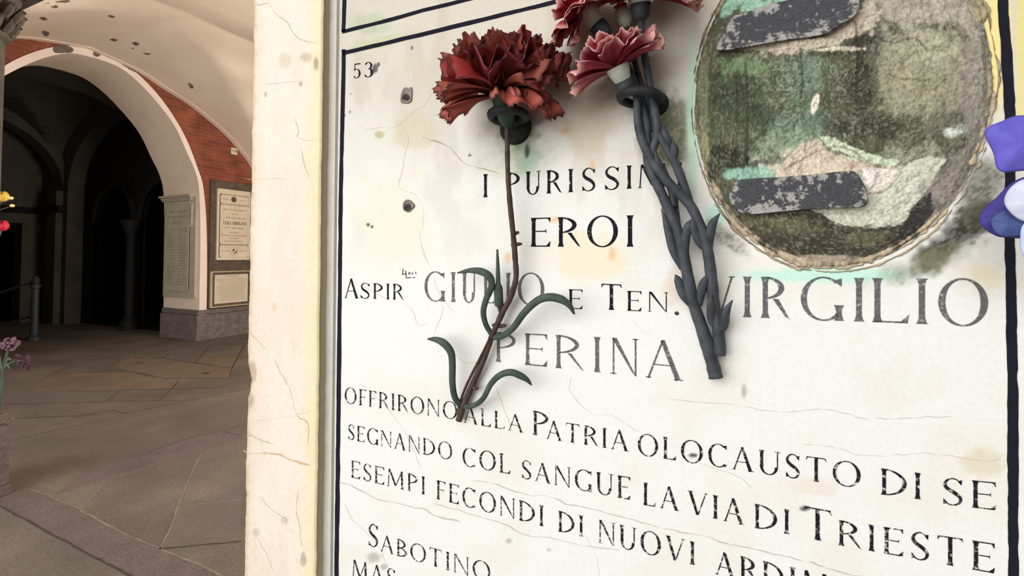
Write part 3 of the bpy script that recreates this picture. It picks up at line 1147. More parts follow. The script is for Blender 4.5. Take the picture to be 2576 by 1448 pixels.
for q in ([(-.345, 0, .6), (-.345, .02, .6), (-.345, .02, 2.1), (-.345, 0, 2.1)], [(.9, 0, .6), (.9, 0, 2.1), (.9, .02, 2.1), (.9, .02, .6)], [(-.345, 0, 2.1), (-.345, .02, 2.1), (.9, .02, 2.1), (.9, 0, 2.1)],
          [(-.345, .02, .6), (.9, .02, .6), (.9, .02, 2.1), (-.345, .02, 2.1)], [(-.345, 0, .6), (.9, 0, .6), (.9, .02, .6), (-.345, .02, .6)]):
    sm.poly(q, 0, wc)
for k_, (rgb, wd, al, pts) in enumerate(C):
    crack_strip(sm, pts, tuple(int(c_ * al + 222 * (1 - al)) for c_ in rgb), wd * 1.5, -.00012, k_)
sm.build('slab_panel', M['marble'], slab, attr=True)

# black frame lines cut round the panels
IK = -.0003


def sface(x, y):
    return onY(x, y, IK)


def frame_line(pts, w0, w1, seed, label=None):
    r_ = random.Random(seed)
    mb = MB()
    Q = []
    for i in range(len(pts) - 1):
        n = max(2, int(math.hypot(pts[i + 1][0] - pts[i][0], pts[i + 1][1] - pts[i][1]) / 12))
        for k in range(n):
            Q.append((pts[i][0] + (pts[i + 1][0] - pts[i][0]) * k / n, pts[i][1] + (pts[i + 1][1] - pts[i][1]) * k / n))
    Q.append(pts[-1])
    rows = []
    for i, (x, y) in enumerate(Q):
        ax, ay = Q[max(i - 1, 0)]
        bx, by = Q[min(i + 1, len(Q) - 1)]
        L = math.hypot(bx - ax, by - ay)
        nx, ny = -(by - ay) / L, (bx - ax) / L
        wd = w0 + (w1 - w0) * i / len(Q)
        s1_, s2_ = [float(fbm(np.array([i * .31 + seed * 30]), np.array([kk_]), 4)[0]) - .5 for kk_ in (1.7, 33.1)]
        a, c = wd / 2 * (1 + .55 * s1_), wd / 2 * (1 + .55 * s2_)
        rows.append([sface(x + nx * a, y + ny * a), sface(x - nx * c, y - ny * c)])
    mb.grid(rows)
    o = mb.build('frame_line', M['line'], slab)
    if label:
        o['label'] = label
    return o


frame_line([(865, 124), (861, 300), (857, 480), (852, 960), (846, 1448), (844, 1600)], 9, 11, 1, 'black line down the left side of the lettered panel')
frame_line([(860, 134), (1060, 87), (1390, 6), (2500, -262)], 10, 12, 2, 'black line along the top of the lettered panel')
frame_line([(876, -300), (866, 0), (863, 80)], 8, 9, 3, 'black line of the panel above, left side')
frame_line([(860, 80), (960, 55), (1060, 27), (1170, 0), (2500, -330)], 9, 10, 4, 'black line of the panel above, bottom edge')
frame_line([(2500, -262), (2519, -60), (2523, 0), (2541, 290), (2541, 640), (2548, 1000), (2549, 1448), (2549, 1560)], 28, 26, 5, 'broad black line down the right side of the lettered panel')

# inscriptions
def inscription(name_label, mat, fn):
    mb = MB()
    fn(mb)
    o = mb.build('inscription', M[mat], slab)
    o['label'] = name_label
    return o


def L_num(mb):
    put_letters(mb, [('5', 889, 907), ('3', 918, 938)], (889, 161), (938, 154), (889, 197), (938, 193), sface, .16)


inscription('black incised number 53', 'ink', L_num)


def L_pur(mb):
    put_letters(mb, [('I', 1214, 1228), ('P', 1275, 1307), ('U', 1322, 1359), ('R', 1374, 1411), ('I', 1428, 1443), ('S', 1463, 1498), ('S', 1520, 1558), ('I', 1574, 1591), ('M', 1606, 1678), ('I', 1702, 1718)],
                (1214, 438), (1718, 408), (1214, 496), (1718, 466), sface, .14)


inscription('black incised words I PURISSIMI', 'ink', L_pur)


def L_eroi(mb):
    put_letters(mb, [('E', 1334, 1384), ('R', 1402, 1458), ('O', 1477, 1554), ('I', 1575, 1594)], (1334, 548), (1594, 541), (1334, 620), (1594, 620), sface, .145)


inscription('black incised word EROI', 'ink', L_eroi)


def L_asp(mb):
    put_letters(mb, [('A', 867, 901)], (867, 700), (901, 701), (867, 749), (901, 750), sface, .14)
    put_letters(mb, [('S', 906, 930), ('P', 939, 962), ('I', 970, 981), ('R', 988, 1014)], (906, 711), (1014, 714), (906, 750), (1014, 754), sface, .14)
    put_letters(mb, [('E', 1430, 1465)], (1430, 727), (1465, 728), (1430, 776), (1465, 777), sface, .14)
    put_letters(mb, [('T', 1512, 1564)], (1512, 713), (1564, 715), (1512, 778), (1564, 780), sface, .14)
    put_letters(mb, [('E', 1577, 1613), ('N', 1630, 1680)], (1577, 731), (1680, 735), (1577, 781), (1680, 785), sface, .14)
    put_letters(mb, [('.', 1698, 1710)], (1698, 740), (1710, 740), (1698, 792), (1710, 792), sface, .14)
    # scratched superscript
    for q in ([(1014, 676), (1012, 690), (1022, 688)], [(1020, 680), (1022, 700)], [(1027, 690), (1030, 684), (1032, 690)], [(1037, 684), (1037, 690)], [(1045, 683), (1046, 690)], [(1024, 699), (1034, 697)], [(1038, 698), (1044, 697)]):
        P = [sface(x, y) for x, y in q]
        for i in range(len(P) - 1):
            t_ = (P[i + 1] - P[i]).normalized()
            n_ = Vector((-t_.z, 0, t_.x)) * .0003
            mb.poly([P[i] - n_, P[i + 1] - n_, P[i + 1] + n_, P[i] + n_])


inscription('black incised abbreviations on the middle line', 'ink', L_asp)


def L_giu(mb):
    put_letters(mb, [('G', 1067, 1119), ('I', 1133, 1147), ('U', 1161, 1198), ('L', 1214, 1249), ('I', 1270, 1286), ('O', 1302, 1369)], (1067, 683), (1369, 687), (1067, 756), (1369, 768), sface, .12)


inscription('first name in faded grey letters', 'ink_faded', L_giu)


def L_vir(mb):
    put_letters(mb, [('V', 1770, 1848), ('I', 1867, 1889), ('R', 1912, 1983), ('G', 2013, 2121), ('I', 2146, 2171), ('L', 2192, 2286), ('I', 2303, 2335), ('O', 2360, 2486)],
                (1770, 694), (2486, 702), (1770, 793), (2486, 821), sface, .125)


inscription('second name in faded grey letters', 'ink_faded', L_vir)


def L_per(mb):
    put_letters(mb, [('P', 1246, 1297), ('E', 1319, 1376), ('R', 1396, 1466), ('I', 1492, 1512), ('N', 1536, 1606), ('A', 1625, 1716)], (1246, 834), (1716, 858), (1246, 909), (1716, 958), sface, .125)


inscription('surname in faded grey letters', 'ink_faded', L_per)


def L_off(mb):
    word(mb, 'OFFRIRONO', 867, 973, 1013, 1150, 1012, 1055, sface)
    word(mb, 'ALLA', 1167, 1018, 1062, 1315, 1045, 1088, sface)
    word(mb, 'P', 1340, 1032, 1093, 1379, 1038, 1098, sface)
    word(mb, 'ATRIA', 1375, 1056, 1103, 1580, 1084, 1135, sface)
    word(mb, 'OLOCAUSTO', 1604, 1089, 1143, 2165, 1165, 1228, sface)
    word(mb, 'DI', 2215, 1177, 1243, 2319, 1190, 1256, sface)
    word(mb, 'SE', 2370, 1200, 1267, 2505, 1213, 1283, sface)


inscription('black incised line beginning OFFRIRONO', 'ink_worn', L_off)


def L_seg(mb):
    word(mb, 'SEGNANDO', 875, 1066, 1104, 1137, 1114, 1157, sface)
    word(mb, 'COL', 1163, 1124, 1170, 1283, 1143, 1192, sface)
    word(mb, 'SANGUE', 1312, 1156, 1202, 1585, 1200, 1257, sface)
    word(mb, 'LA', 1617, 1212, 1269, 1707, 1228, 1285, sface)
    word(mb, 'VIA', 1730, 1233, 1289, 1871, 1258, 1320, sface)
    word(mb, 'DI', 1897, 1266, 1327, 1988, 1282, 1344, sface)
    word(mb, 'T', 2022, 1272, 1352, 2092, 1285, 1365, sface)
    word(mb, 'RIESTE', 2108, 1307, 1370, 2502, 1367, 1442, sface)


inscription('black incised line beginning SEGNANDO', 'ink_worn', L_seg)


def L_ese(mb):
    word(mb, 'ESEMPI', 883, 1157, 1200, 1070, 1199, 1244, sface)
    word(mb, 'FECONDI', 1098, 1207, 1254, 1368, 1272, 1324, sface)
    word(mb, 'DI', 1404, 1284, 1336, 1468, 1297, 1350, sface)
    word(mb, 'NUOVI', 1505, 1306, 1364, 1749, 1363, 1421, sface)
    word(mb, 'ARDIMENTI', 1800, 1384, 1443, 2330, 1500, 1575, sface)


inscription('black incised line beginning ESEMPI', 'ink_worn', L_ese)


def L_sab(mb):
    word(mb, 'S', 926, 1316, 1372, 951, 1320, 1377, sface)
    word(mb, 'ABOTINO', 958, 1343, 1385, 1233, 1416, 1464, sface)
    word(mb, 'MAS', 886, 1406, 1452, 994, 1432, 1478, sface)


inscription('black incised word SABOTINO and the line below it', 'ink_worn', L_sab)

# two chipped drill holes
for outline, inner, lab in (([(1014, 223), (1022, 219), (1026, 222), (1036, 219), (1037, 240), (1034, 256), (1022, 261), (1008, 257), (1008, 240)], (1021, 244, 9, 8), 'upper chipped hole beside the left frame line'),
                            ([(1016, 506), (1026, 501), (1036, 506), (1044, 517), (1038, 525), (1028, 534), (1015, 528), (1013, 514)], (1025, 521, 9, 9), 'lower chipped hole beside the left frame line')):
    h = MB()
    P = [np.array(q_) for q_ in smooth(outline, 3, closed=True)]
    cc = np.array(inner[:2])
    rows = []
    for k, dpt in ((1.0, -.0002), (.85, -.0012), (.55, -.0004), (.0, -.0003)):
        rows.append([onY(*(cc + (q_ - cc) * k), dpt) for q_ in P])
    h.grid(rows, 0, closed_u=True)
    h.poly([onY(inner[0] + inner[2] * math.cos(t) * (1 + .2 * math.sin(3 * t)), inner[1] + inner[3] * math.sin(t), -.0011) for t in np.linspace(0, 6.0, 16)], 1)
    h.build('drill_hole', [M['hole'], M['hole_dark']], slab)['label'] = lab

# ---- oval bed of the lost portrait
cxo, czo = .0355, 1.588
ao, bo = .0683, .0965
ex = onY(1749, 255).x
ao = (onY(2497, 260).x - ex) / 2
cxo = ex + ao
bo = czo - onY(2060, 672).z
rows_r, seg = 150, 420
V_, cl_ = [], []
for i in range(rows_r + 1):
    k = i / rows_r
    for j in range(seg):
        t = 2 * math.pi * j / seg
        V_.append((cxo + ao * k * math.cos(t), 0, czo + bo * k * math.sin(t), k))
V_ = np.array(V_)
px, py = to_px(V_[:, :3])
q = Paint(px, py, (84, 84, 60))
def bm_(*a, rough=1.9, soft=.35, speck=0.0, rot=0.0):
    q.blob(*a, rot=rot, soft=soft, rough=rough, speck=min(1.0, speck * 1.3))


bm_(1900, 270, 150, 190, (70, 80, 50), .9, speck=.3)
bm_(2000, 200, 110, 110, (108, 136, 108), .75, speck=.6)
bm_(2010, 300, 90, 80, (98, 124, 98), .75, speck=.6)
bm_(1880, 170, 60, 30, (110, 140, 80), .7, speck=.6)
bm_(1860, 240, 90, 100, (52, 60, 38), .75, speck=.6)
bm_(2320, 180, 150, 150, (150, 146, 118), .9, speck=.35)
bm_(2280, 240, 90, 80, (138, 132, 100), .7, speck=.4)
bm_(2340, 40, 160, 60, (164, 156, 134), .9, speck=.25)
bm_(2170, 180, 45, 190, (48, 44, 36), .9, rot=4, speck=.3)
bm_(2190, 320, 120, 35, (44, 42, 34), .85, speck=.3)
bm_(2420, 90, 40, 50, (58, 54, 42), .8, speck=.4)
bm_(2380, 300, 40, 90, (70, 66, 48), .7, speck=.5)
bm_(2455, 200, 45, 130, (132, 124, 108), .9, rough=.6)
bm_(2010, 118, 140, 22, (186, 170, 146), .9, rot=-12)
bm_(2130, 60, 70, 22, (196, 172, 150), .9, rot=-25)
bm_(1900, 15, 90, 25, (140, 190, 160), .9)
bm_(2190, 20, 25, 45, (176, 168, 146), .9)
bm_(1830, 400, 60, 40, (38, 40, 32), .9)
bm_(1790, 430, 30, 50, (48, 48, 38), .9)
bm_(2000, 365, 110, 40, (150, 170, 132), .8, speck=.3)
bm_(2100, 450, 180, 70, (190, 188, 160), .95, rot=8, rough=.6)
bm_(2260, 520, 90, 110, (196, 200, 176), .95, rot=25, rough=.5)
bm_(2010, 420, 70, 40, (206, 186, 162), .9)
bm_(2230, 455, 55, 40, (214, 204, 186), .95)
bm_(2090, 400, 60, 25, (120, 96, 78), .8, speck=.5)
bm_(2160, 415, 120, 14, (190, 196, 164), .9, rot=22)
bm_(1880, 440, 70, 18, (140, 190, 166), .8)
bm_(2300, 390, 80, 30, (158, 158, 128), .8, speck=.4)
bm_(2050, 610, 220, 60, (62, 54, 42), .97, rot=3, rough=.6)
bm_(1950, 570, 110, 30, (112, 106, 70), .8, rot=10, speck=.5)
bm_(2250, 610, 100, 45, (66, 60, 48), .95, rot=-25)
bm_(2310, 540, 28, 70, (50, 50, 48), .95, rot=22, rough=.7)
bm_(2410, 450, 60, 90, (140, 130, 116), .9, rot=25, speck=.3)
bm_(2440, 400, 30, 40, (70, 66, 56), .8, speck=.5)
bm_(2410, 330, 24, 24, (200, 206, 186), .85, speck=.4)
bm_(2050, 262, 10, 26, (214, 200, 178), .95, rot=15, rough=.2)
bm_(2030, 655, 200, 16, (168, 152, 128), .85, rough=.8)
bm_(1890, 590, 20, 8, (190, 166, 140), .9)
bm_(2100, 130, 70, 6, (204, 184, 160), .9, rot=-4)
bm_(1768, 240, 16, 190, (122, 124, 88), .9, rough=.5, speck=.3)
bm_(1776, 380, 12, 60, (150, 142, 84), .8, speck=.3)
q.poly([(2030, 520), (2182, 517), (2185, 480), (2260, 425), (2330, 395), (2380, 400), (2340, 460), (2310, 500), (2280, 545), (2260, 565), (2200, 560), (2160, 575), (2100, 565), (2080, 545)], (190, 190, 166), .92)
q.poly([(1950, 440), (2010, 370), (2060, 350), (2080, 380), (2170, 430), (1960, 445)], (200, 178, 154), .9)
q.poly([(2120, 400), (2190, 415), (2230, 425), (2180, 430), (2140, 432)], (190, 160, 140), .8)
q.poly([(2060, 345), (2085, 345), (2150, 375), (2230, 400), (2265, 405), (2250, 420), (2190, 415), (2120, 385), (2090, 378)], (186, 198, 164), .95, 5)
q.poly([(2160, 425), (2200, 425), (2235, 425), (2245, 450), (2200, 492), (2185, 482)], (224, 212, 198), .95, 5)
q.poly([(1810, 128), (1960, 105), (2070, 88), (2110, 66), (2150, 40), (2200, 10), (2210, 50), (2170, 90), (2130, 105), (2060, 130), (1990, 145), (1930, 135)], (188, 170, 146), .9)
q.poly([(2210, -10), (2440, -10), (2474, 90), (2440, 110), (2400, 60), (2330, 60), (2290, 80), (2230, 60)], (164, 155, 136), .75, 14)
q.poly([(2425, 110), (2470, 100), (2490, 200), (2492, 290), (2470, 360), (2420, 340), (2415, 220)], (130, 122, 108), .85, 14)
q.poly([(2330, 470), (2400, 400), (2460, 330), (2490, 330), (2480, 430), (2420, 510), (2330, 590), (2320, 560)], (134, 125, 112), .8, 14)
q.poly([(1850, 540), (2070, 535), (2100, 570), (2160, 580), (2260, 565), (2250, 610), (2150, 640), (2000, 640), (1900, 595)], (60, 53, 41), .9)
q.poly([(2340, 480), (2350, 520), (2310, 590), (2240, 612), (2270, 560), (2300, 510)], (46, 44, 40), .95, 10)
q.blob(1960, 560, 110, 26, (104, 100, 64), .7, rot=10, rough=2.2)
q.blob(2160, 600, 60, 18, (110, 104, 68), .6, rough=2.2)
q.blob(2040, 180, 40, 70, (116, 140, 116), .45, rough=2.2)
q.blob(2000, 330, 70, 40, (112, 140, 114), .5, rough=2.2)
q.blob(1880, 170, 70, 30, (112, 140, 92), .7, rough=2.2)
q.blob(2390, 335, 20, 16, (204, 212, 192), .85, rough=1.6)
q.blob(2050, 262, 9, 26, (220, 206, 186), .95, rot=15, rough=.3, soft=.2)
q.blob(2095, 130, 70, 5, (206, 188, 166), .9, rot=-4, rough=.5)
q.poly([(2210, 100), (2400, 90), (2425, 200), (2400, 280), (2240, 300), (2200, 200)], (150, 146, 114), .6, 26)
q.blob(2330, 120, 70, 40, (168, 164, 130), .7, rough=2.4)
q.blob(2290, 220, 60, 40, (150, 146, 104), .7, rough=2.4)
q.mix(.28 * sstep(.02, .16, q.n2 + .6 * q.n3) * sstep(-.12, .1, -q.n1), (40, 38, 30))
q.mix(.25 * sstep(.08, .2, q.n3 + .5 * q.n1), (176, 172, 140))
for c0_, l_ in (((1850, 190), 120), ((1875, 160), 250), ((1862, 210), 60), ((2150, 60), 200), ((2012, 130), 120)):
    q.cracks([(c0_[0], c0_[1]), (c0_[0] + 6, c0_[1] + l_ * .5), (c0_[0] + 2, c0_[1] + l_)], (40, 42, 34), 3.5, .7)
q.cracks([(2200, 90), (2240, 110), (2300, 100), (2330, 130)], (52, 46, 34), 2.5, .8)
q.cracks([(2230, 190), (2300, 205), (2380, 200)], (60, 52, 36), 2.0, .7)
q.cracks([(1970, 430), (2050, 385), (2120, 370), (2200, 420), (2265, 425), (2230, 475), (2180, 490)], (130, 104, 84), 2.2, .8)
lum_ = q.c.mean(1, keepdims=True)
q.c = (q.c * .76 + lum_ * .24) * 1.27
k = V_[:, 3]
hgt = .0016 + .0035 * q.n1 + .0026 * q.n2 + .0012 * q.n3
hgt = hgt + .0030 * (1 - sstep(.35, .9, np.hypot((px - 2130) / 120, (py - 450) / 60))) + .002 * (1 - sstep(.5, 1, np.hypot((px - 2050) / 110, (py - 120) / 28)))
hgt = np.clip(hgt, .0004, .008) * (1 - sstep(.93, 1.0, k)) + .0004
om = MB()
om.v = [(a, -h_, c) for (a, _, c, _k), h_ in zip(V_, hgt)]
om.c = [tuple(c) for c in q.c]
ii = np.arange((rows_r + 1) * seg).reshape(rows_r + 1, seg)
i2 = np.roll(ii, -1, 1)
om.f = np.stack([ii[:-1], ii[1:], i2[1:], i2[:-1]], -1).reshape(-1, 4).tolist()
om.m = [0] * len(om.f)
bed = om.build('portrait_bed', M['portrait_bed'], slab, attr=True, shade=True)
bed['label'] = 'weathered oval bed stained green and black where a portrait was fixed'

# raised rim of old cement round the bed
rm = MB()
rr = random.Random(11)
RC = [srgb(70, 66, 54), srgb(128, 126, 92), srgb(190, 172, 146), srgb(150, 140, 124)]
for (scl, rad0, sd_) in ((.978, .0013, 1), (1.004, .0011, 2), (1.03, .0006, 3)):
    rows, cc = [], []
    n = 700
    tt = np.linspace(0, 2 * math.pi, n + 1)
    na = fbm(7 + 3 * np.cos(tt) + sd_ * 20, 7 + 3 * np.sin(tt), 5) - .5
    nb = fbm(30 + 9 * np.cos(tt) + sd_ * 20, 30 + 9 * np.sin(tt), 5) - .5
    ncx = fbm(60 + 24 * np.cos(tt) + sd_ * 20, 60 + 24 * np.sin(tt), 4) - .5
    for j in range(n + 1):
        t = tt[j]
        low = max(0, -math.sin(t))
        right = max(0, math.cos(t))
        rad = rad0 * max(.05, .30 + .75 * low + 1.6 * na[j] + 2.6 * nb[j] + 1.8 * ncx[j])
        s2_ = scl + .035 * nb[j] * (.4 + right) + .010 * ncx[j] + .02 * na[j]
        cpt = Vector((cxo + ao * s2_ * math.cos(t), -.0004, czo + bo * s2_ * math.sin(t)))
        out = Vector((math.cos(t), 0, math.sin(t)))
        rows.append([cpt + out * rad * math.cos(w_) + Vector((0, -1, 0)) * rad * .9 * math.sin(w_) for w_ in np.linspace(0, 2 * math.pi, 9)[:-1]])
        lite = min(1, max(0, -.05 + .8 * low + .3 * right + 1.8 * nb[j] + 1.8 * ncx[j] + (.2 if sd_ == 2 else 0)))
        green = min(1, max(0, .5 - low + 2 * na[j]))
        c_ = np.array(RC[0]) * (1 - lite) + np.array(RC[2]) * lite
        c_ = c_ * (1 - .45 * green) + np.array(RC[1]) * .45 * green
        cc.append([tuple(c_)] * 8)
    rm.grid(rows, 0, cc, closed_u=True)
rm.build('rim', M['rim_cement'], bed, attr=True, shade=True)['label'] = 'raised broken cement rim of the oval bed'


def tape(outline, yb, seed, lab):
    """thick strip of old dark mastic with a crusted pale border"""
    P = [np.array(v_) for v_ in smooth(outline, 6, closed=True)]
    cc = sum(P) / len(P)
    rows, cols = [], []
    ks = [1.0, 1.0, .985] + [.97 - .03 * k_ for k_ in range(31)]
    ds = [-.0005, yb * .8, yb] + [yb * 1.05] * 31
    # refine outline
    Q = []
    for i in range(len(P)):
        for m_ in range(3):
            Q.append(P[i] + (P[(i + 1) % len(P)] - P[i]) * m_ / 3)
    for kk, dd in zip(ks, ds):
        xs_ = np.array([(cc + (v_ - cc) * np.array([1 - (1 - kk) * .75, kk]))[0] for v_ in Q])
        ys_ = np.array([(cc + (v_ - cc) * np.array([1 - (1 - kk) * .75, kk]))[1] for v_ in Q])
        pn = Paint(xs_, ys_, (70, 70, 74))
        g = pn.n1 * 1.2 + pn.n2 * 1.4
        pn.mix(.9 * sstep(.20, .42, g + pn.n3 * .6 + .30 * max(0, (kk - .45) / .55)), (172, 167, 162))
        cols.append([tuple(c) for c in pn.c])
        rows.append([onY(a, b_, dd + .0004 * g_ * (kk < .99)) for a, b_, g_ in zip(xs_, ys_, g)])
    mb = MB()
    mb.grid(rows, 0, cols, closed_u=True)
    off = (len(rows) - 1) * len(Q)
    mb.f.append([off + i for i in range(len(Q))])
    mb.m.append(0)
    mb.build('mastic_strip', M['tape'], bed, attr=True)['label'] = lab


tape([(1802, 122), (1822, 80), (1844, 42), (1869, 34), (1929, 12), (1998, -4), (2080, -30), (2150, -40), (2160, 28), (2108, 66), (2068, 88), (1959, 104), (1859, 122), (1820, 127)], -.0075, 1, 'dark grey mastic strip across the top of the oval bed')
tape([(1834, 492), (1842, 468), (1857, 453), (1900, 448), (1968, 445), (2060, 437), (2132, 430), (2157, 438), (2182, 485), (2175, 517), (2120, 522), (2063, 524), (1968, 532), (1884, 539), (1846, 523)], -.0075, 2, 'dark grey mastic strip across the lower part of the oval bed')

# ------------------------------------------------------------------ MARBLE PILASTER left of the slab
YP = -.011
pil = thing('marble_pilaster', (-.39, 0, .4), 'cream marble upright strip with chipped left edge beside the lettered slab', 'pilaster')
XRt = -.3325


def left_edge(z):
    yv = to_px(np.array([[-.425, YP, z]]))[1][0]
    e = -.4225 + .0016 * (float(fbm(np.array([z * 55]), np.array([2.2]), 4)[0]) - .5) * 2
    for c_, w_, d_ in ((955, 42, .0052), (985, 22, .002), (300, 30, .0012), (1240, 14, .0015), (560, 20, .0006)):
        e += d_ * max(0, 1 - abs(yv - c_) / w_)
    return e


zs = np.linspace(1.10, 2.0, 620)
us = np.linspace(0, 1, 90)
rows3 = []
for z in zs:
    le = left_edge(z)
    re = XRt - .0008 * (float(fbm(np.array([z * 80]), np.array([9.2]), 3)[0]) - .5) * 2
    rows3.append([(le + (re - le) * u, YP + (.0022 * (1 - min(1, u / .05)) ** 2 + .0014 * (1 - min(1, (1 - u) / .03)) ** 2), z) for u in us])
P3 = np.array(rows3).reshape(-1, 3)
px, py = to_px(P3)
p = Paint(px, py, (234, 221, 206))
p.mix(.5 * sstep(.42, .7, fbm(px / 50, py / 160, 4)), (226, 208, 190))
U = np.tile(us, len(zs))
p.mix(.55 * sstep(.72, .97, U + .12 * p.n1), (238, 220, 158))
p.mix(.35 * (1 - sstep(.0, .25, U + .2 * p.n1)), (220, 196, 160))
p.mix(.45 * (1 - sstep(.02, .10, U + .1 * p.n2)), (176, 150, 110))
PCR = (([(630, 15), (673, 10), (689, 33), (723, 56), (739, 86), (769, 103), (798, 110)], 1.6), ([(610, 1096), (637, 1097), (651, 1107), (691, 1117)], 1.6),
                ([(725, 970), (735, 1004), (752, 1048), (774, 1064), (775, 1122)], 1.7), ([(651, 1246), (674, 1273), (715, 1304), (720, 1315)], 1.6),
                ([(647, 1354), (666, 1385), (686, 1438)], 1.2), ([(690, 900), (700, 928), (716, 952), (725, 970)], 1.2), ([(620, 830), (660, 870), (673, 884)], 1.0),
                ([(660, 213), (700, 210), (750, 202)], .9), ([(740, 290), (752, 330), (748, 345), (795, 355)], 1.1), ([(755, 370), (765, 420), (783, 455)], 1.0), ([(610, 450), (720, 450)], .8),
                ([(750, 1230), (745, 1280), (755, 1330), (760, 1380)], 1.0), ([(630, 1060), (740, 1045), (785, 1030)], .7))
for q_ in ((763, 1408, 8, 20, (140, 130, 116)), (768, 145, 22, 14, (196, 176, 140)), (795, 160, 8, 18, (120, 100, 70)), (716, 1308, 10, 10, (190, 170, 150)), (645, 1338, 10, 12, (190, 170, 150)), (757, 210, 6, 8, (160, 140, 100)),
           (635, 935, 10, 30, (170, 146, 112)), (628, 1005, 12, 22, (176, 152, 120)), (690, 770, 8, 14, (220, 190, 150)), (668, 238, 3, 8, (120, 110, 100)), (631, 195, 8, 12, (170, 150, 110)), (630, 300, 8, 40, (190, 164, 120)), (716, 150, 20, 22, (205, 190, 160))):
    p.blob(*q_[:4], q_[4], .75, rough=.8, soft=.5, speck=.3)
pm = MB()
pm.v = [tuple(v_) for v_ in P3]
pm.c = [tuple(c) for c in p.c]
ii = np.arange(len(P3)).reshape(len(zs), len(us))
pm.f = np.stack([ii[:-1, :-1], ii[:-1, 1:], ii[1:, 1:], ii[1:, :-1]], -1).reshape(-1, 4).tolist()
pm.m = [0] * len(pm.f)
for k_, (pts, wd) in enumerate(PCR):
    crack_strip(pm, pts, (196, 174, 148), wd * 1.7, YP - .00012, 50 + k_)
crack_strip(pm, [(611, 1133), (637, 1139), (698, 1142), (742, 1159), (783, 1171)], (206, 178, 140), 8.0, YP - .00012, 71)
cside, cleft = srgb(206, 190, 160), srgb(226, 204, 168)
pm.grid([[rows3[i][-1], (rows3[i][-1][0], -.0002, rows3[i][-1][2])] for i in range(len(zs))], 0, [[srgb(170, 146, 104), srgb(206, 198, 186)]] * len(zs))
pm.grid([[(rows3[i][0][0] + .003, .022, rows3[i][0][2]), rows3[i][0]] for i in range(len(zs))], 0, [[cleft, cleft]] * len(zs))
for za, zb in ((.4, 1.10), (2.0, 2.9)):
    off = len(pm.v)
    c8 = srgb(234, 221, 206)
    qv = [pm.vert(v_, c8) for v_ in [(-.4225, YP, za), (XRt, YP, za), (XRt, .0, za), (-.4225, .022, za), (-.4225, YP, zb), (XRt, YP, zb), (XRt, .0, zb), (-.4225, .022, zb)]]
    for f_ in [(0, 3, 2, 1), (4, 5, 6, 7), (0, 1, 5, 4), (1, 2, 6, 5), (3, 0, 4, 7)]:
        pm.f.append([qv[i] for i in f_])
        pm.m.append(0)
pm.build('shaft', M['pilaster'], pil, attr=True)
# narrow fillet in the corner between strip and slab
fm = MB()
rows = []
for z in np.linspace(.7, 2.0, 60):
    rows.append([(XRt + .0085, -.0001, z), (XRt + .0078, -.0022, z), (XRt + .001, -.0028, z), (XRt - .002, -.0028, z)])
fm.grid(rows, 0, [[srgb(214, 208, 196)] * 4] * 60)
fm.build('fillet', M['pilaster'], pil, attr=True)

# ------------------------------------------------------------------ FLOWERS
def petal(O, A, az, L, W, e0, e1, ruff, seed, cin, cout, cedge, teeth=1.0, cup=.0, nv=11, nu=27, ymax=-.0015, edge0=.9, base_w=.16, start=0.0):
    r_ = random.Random(seed)
    A = Vector(A).normalized()
    U = A.cross(Vector((.1, 1, .05))).normalized()
    V = A.cross(U).normalized()
    R = U * math.cos(az) + V * math.sin(az)
    T = A.cross(R).normalized()
    ph, fq = r_.uniform(0, 6.28), r_.uniform(1.6, 2.8)
    ph2, fq2 = r_.uniform(0, 6.28), r_.uniform(3.5, 5.0)
    tn = [r_.random() for _ in range(nu)]
    cen = []
    pos = Vector(O) + R * start
    for i in range(nv):
        v_ = i / (nv - 1)
        e = e0 + (e1 - e0) * v_ ** 1.3
        cen.append((pos.copy(), -R * math.sin(e) + A * math.cos(e), R * math.cos(e) + A * math.sin(e)))
        pos = pos + (R * math.cos(e) + A * math.sin(e)) * (L / (nv - 1))
    mb = MB()
    rows, cols = [], []
    for i in range(nv):
        v_ = i / (nv - 1)
        row, crow = [], []
        for j in range(nu):
            u = 2 * j / (nu - 1) - 1
            ve = v_ * (1 - .20 * u * u)
            f_ = ve * (nv - 1)
            k0 = min(int(f_), nv - 2)
            fr = f_ - k0
            c0, c1 = cen[k0], cen[k0 + 1]
            c = c0[0].lerp(c1[0], fr)
            nrm, fw = c0[1].lerp(c1[1], fr), c0[2].lerp(c1[2], fr)
            wv = W * (base_w + (1 - base_w) * math.sin(min(1, ve * 1.1) * math.pi / 2))
            q_ = c + T * (u * wv)
            q_ = q_ + nrm * (ruff * ve ** 1.6 * (math.sin(fq * u * math.pi + ph) + .45 * math.sin(fq2 * u * math.pi + ph2)) + cup * u * u * W * ve)
            if i == nv - 1:
                q_ = q_ + fw * (L * .05 * teeth * ((j % 2) * 1.0 + tn[j] * .7 - .6)) + T * (L * .01 * (tn[j] - .5))
            if q_.y > ymax:
                q_.y = ymax + (q_.y - ymax) * .02
            row.append(q_)
            w_ = max(0, (ve - .1) / .9)
            cc = [cin[m_] * (1 - w_) + cout[m_] * w_ for m_ in range(3)]
            ed = max(0, min(1, (v_ - edge0) / (1 - edge0 + 1e-6))) * (.6 + .5 * tn[j])
            ed = min(1, ed)
            crow.append(tuple(cc[m_] * (1 - ed) + cedge[m_] * ed for m_ in range(3)))
        rows.append(row)
        cols.append(crow)
    mb.grid(rows, 0, cols)
    return mb


def add_petal(mb, parent, label=None):
    o = mb.build('petal', M['petal'], parent, shade=True, attr=True)
    sd = o.modifiers.new('thickness', 'SOLIDIFY')
    sd.thickness = .0003
    return o


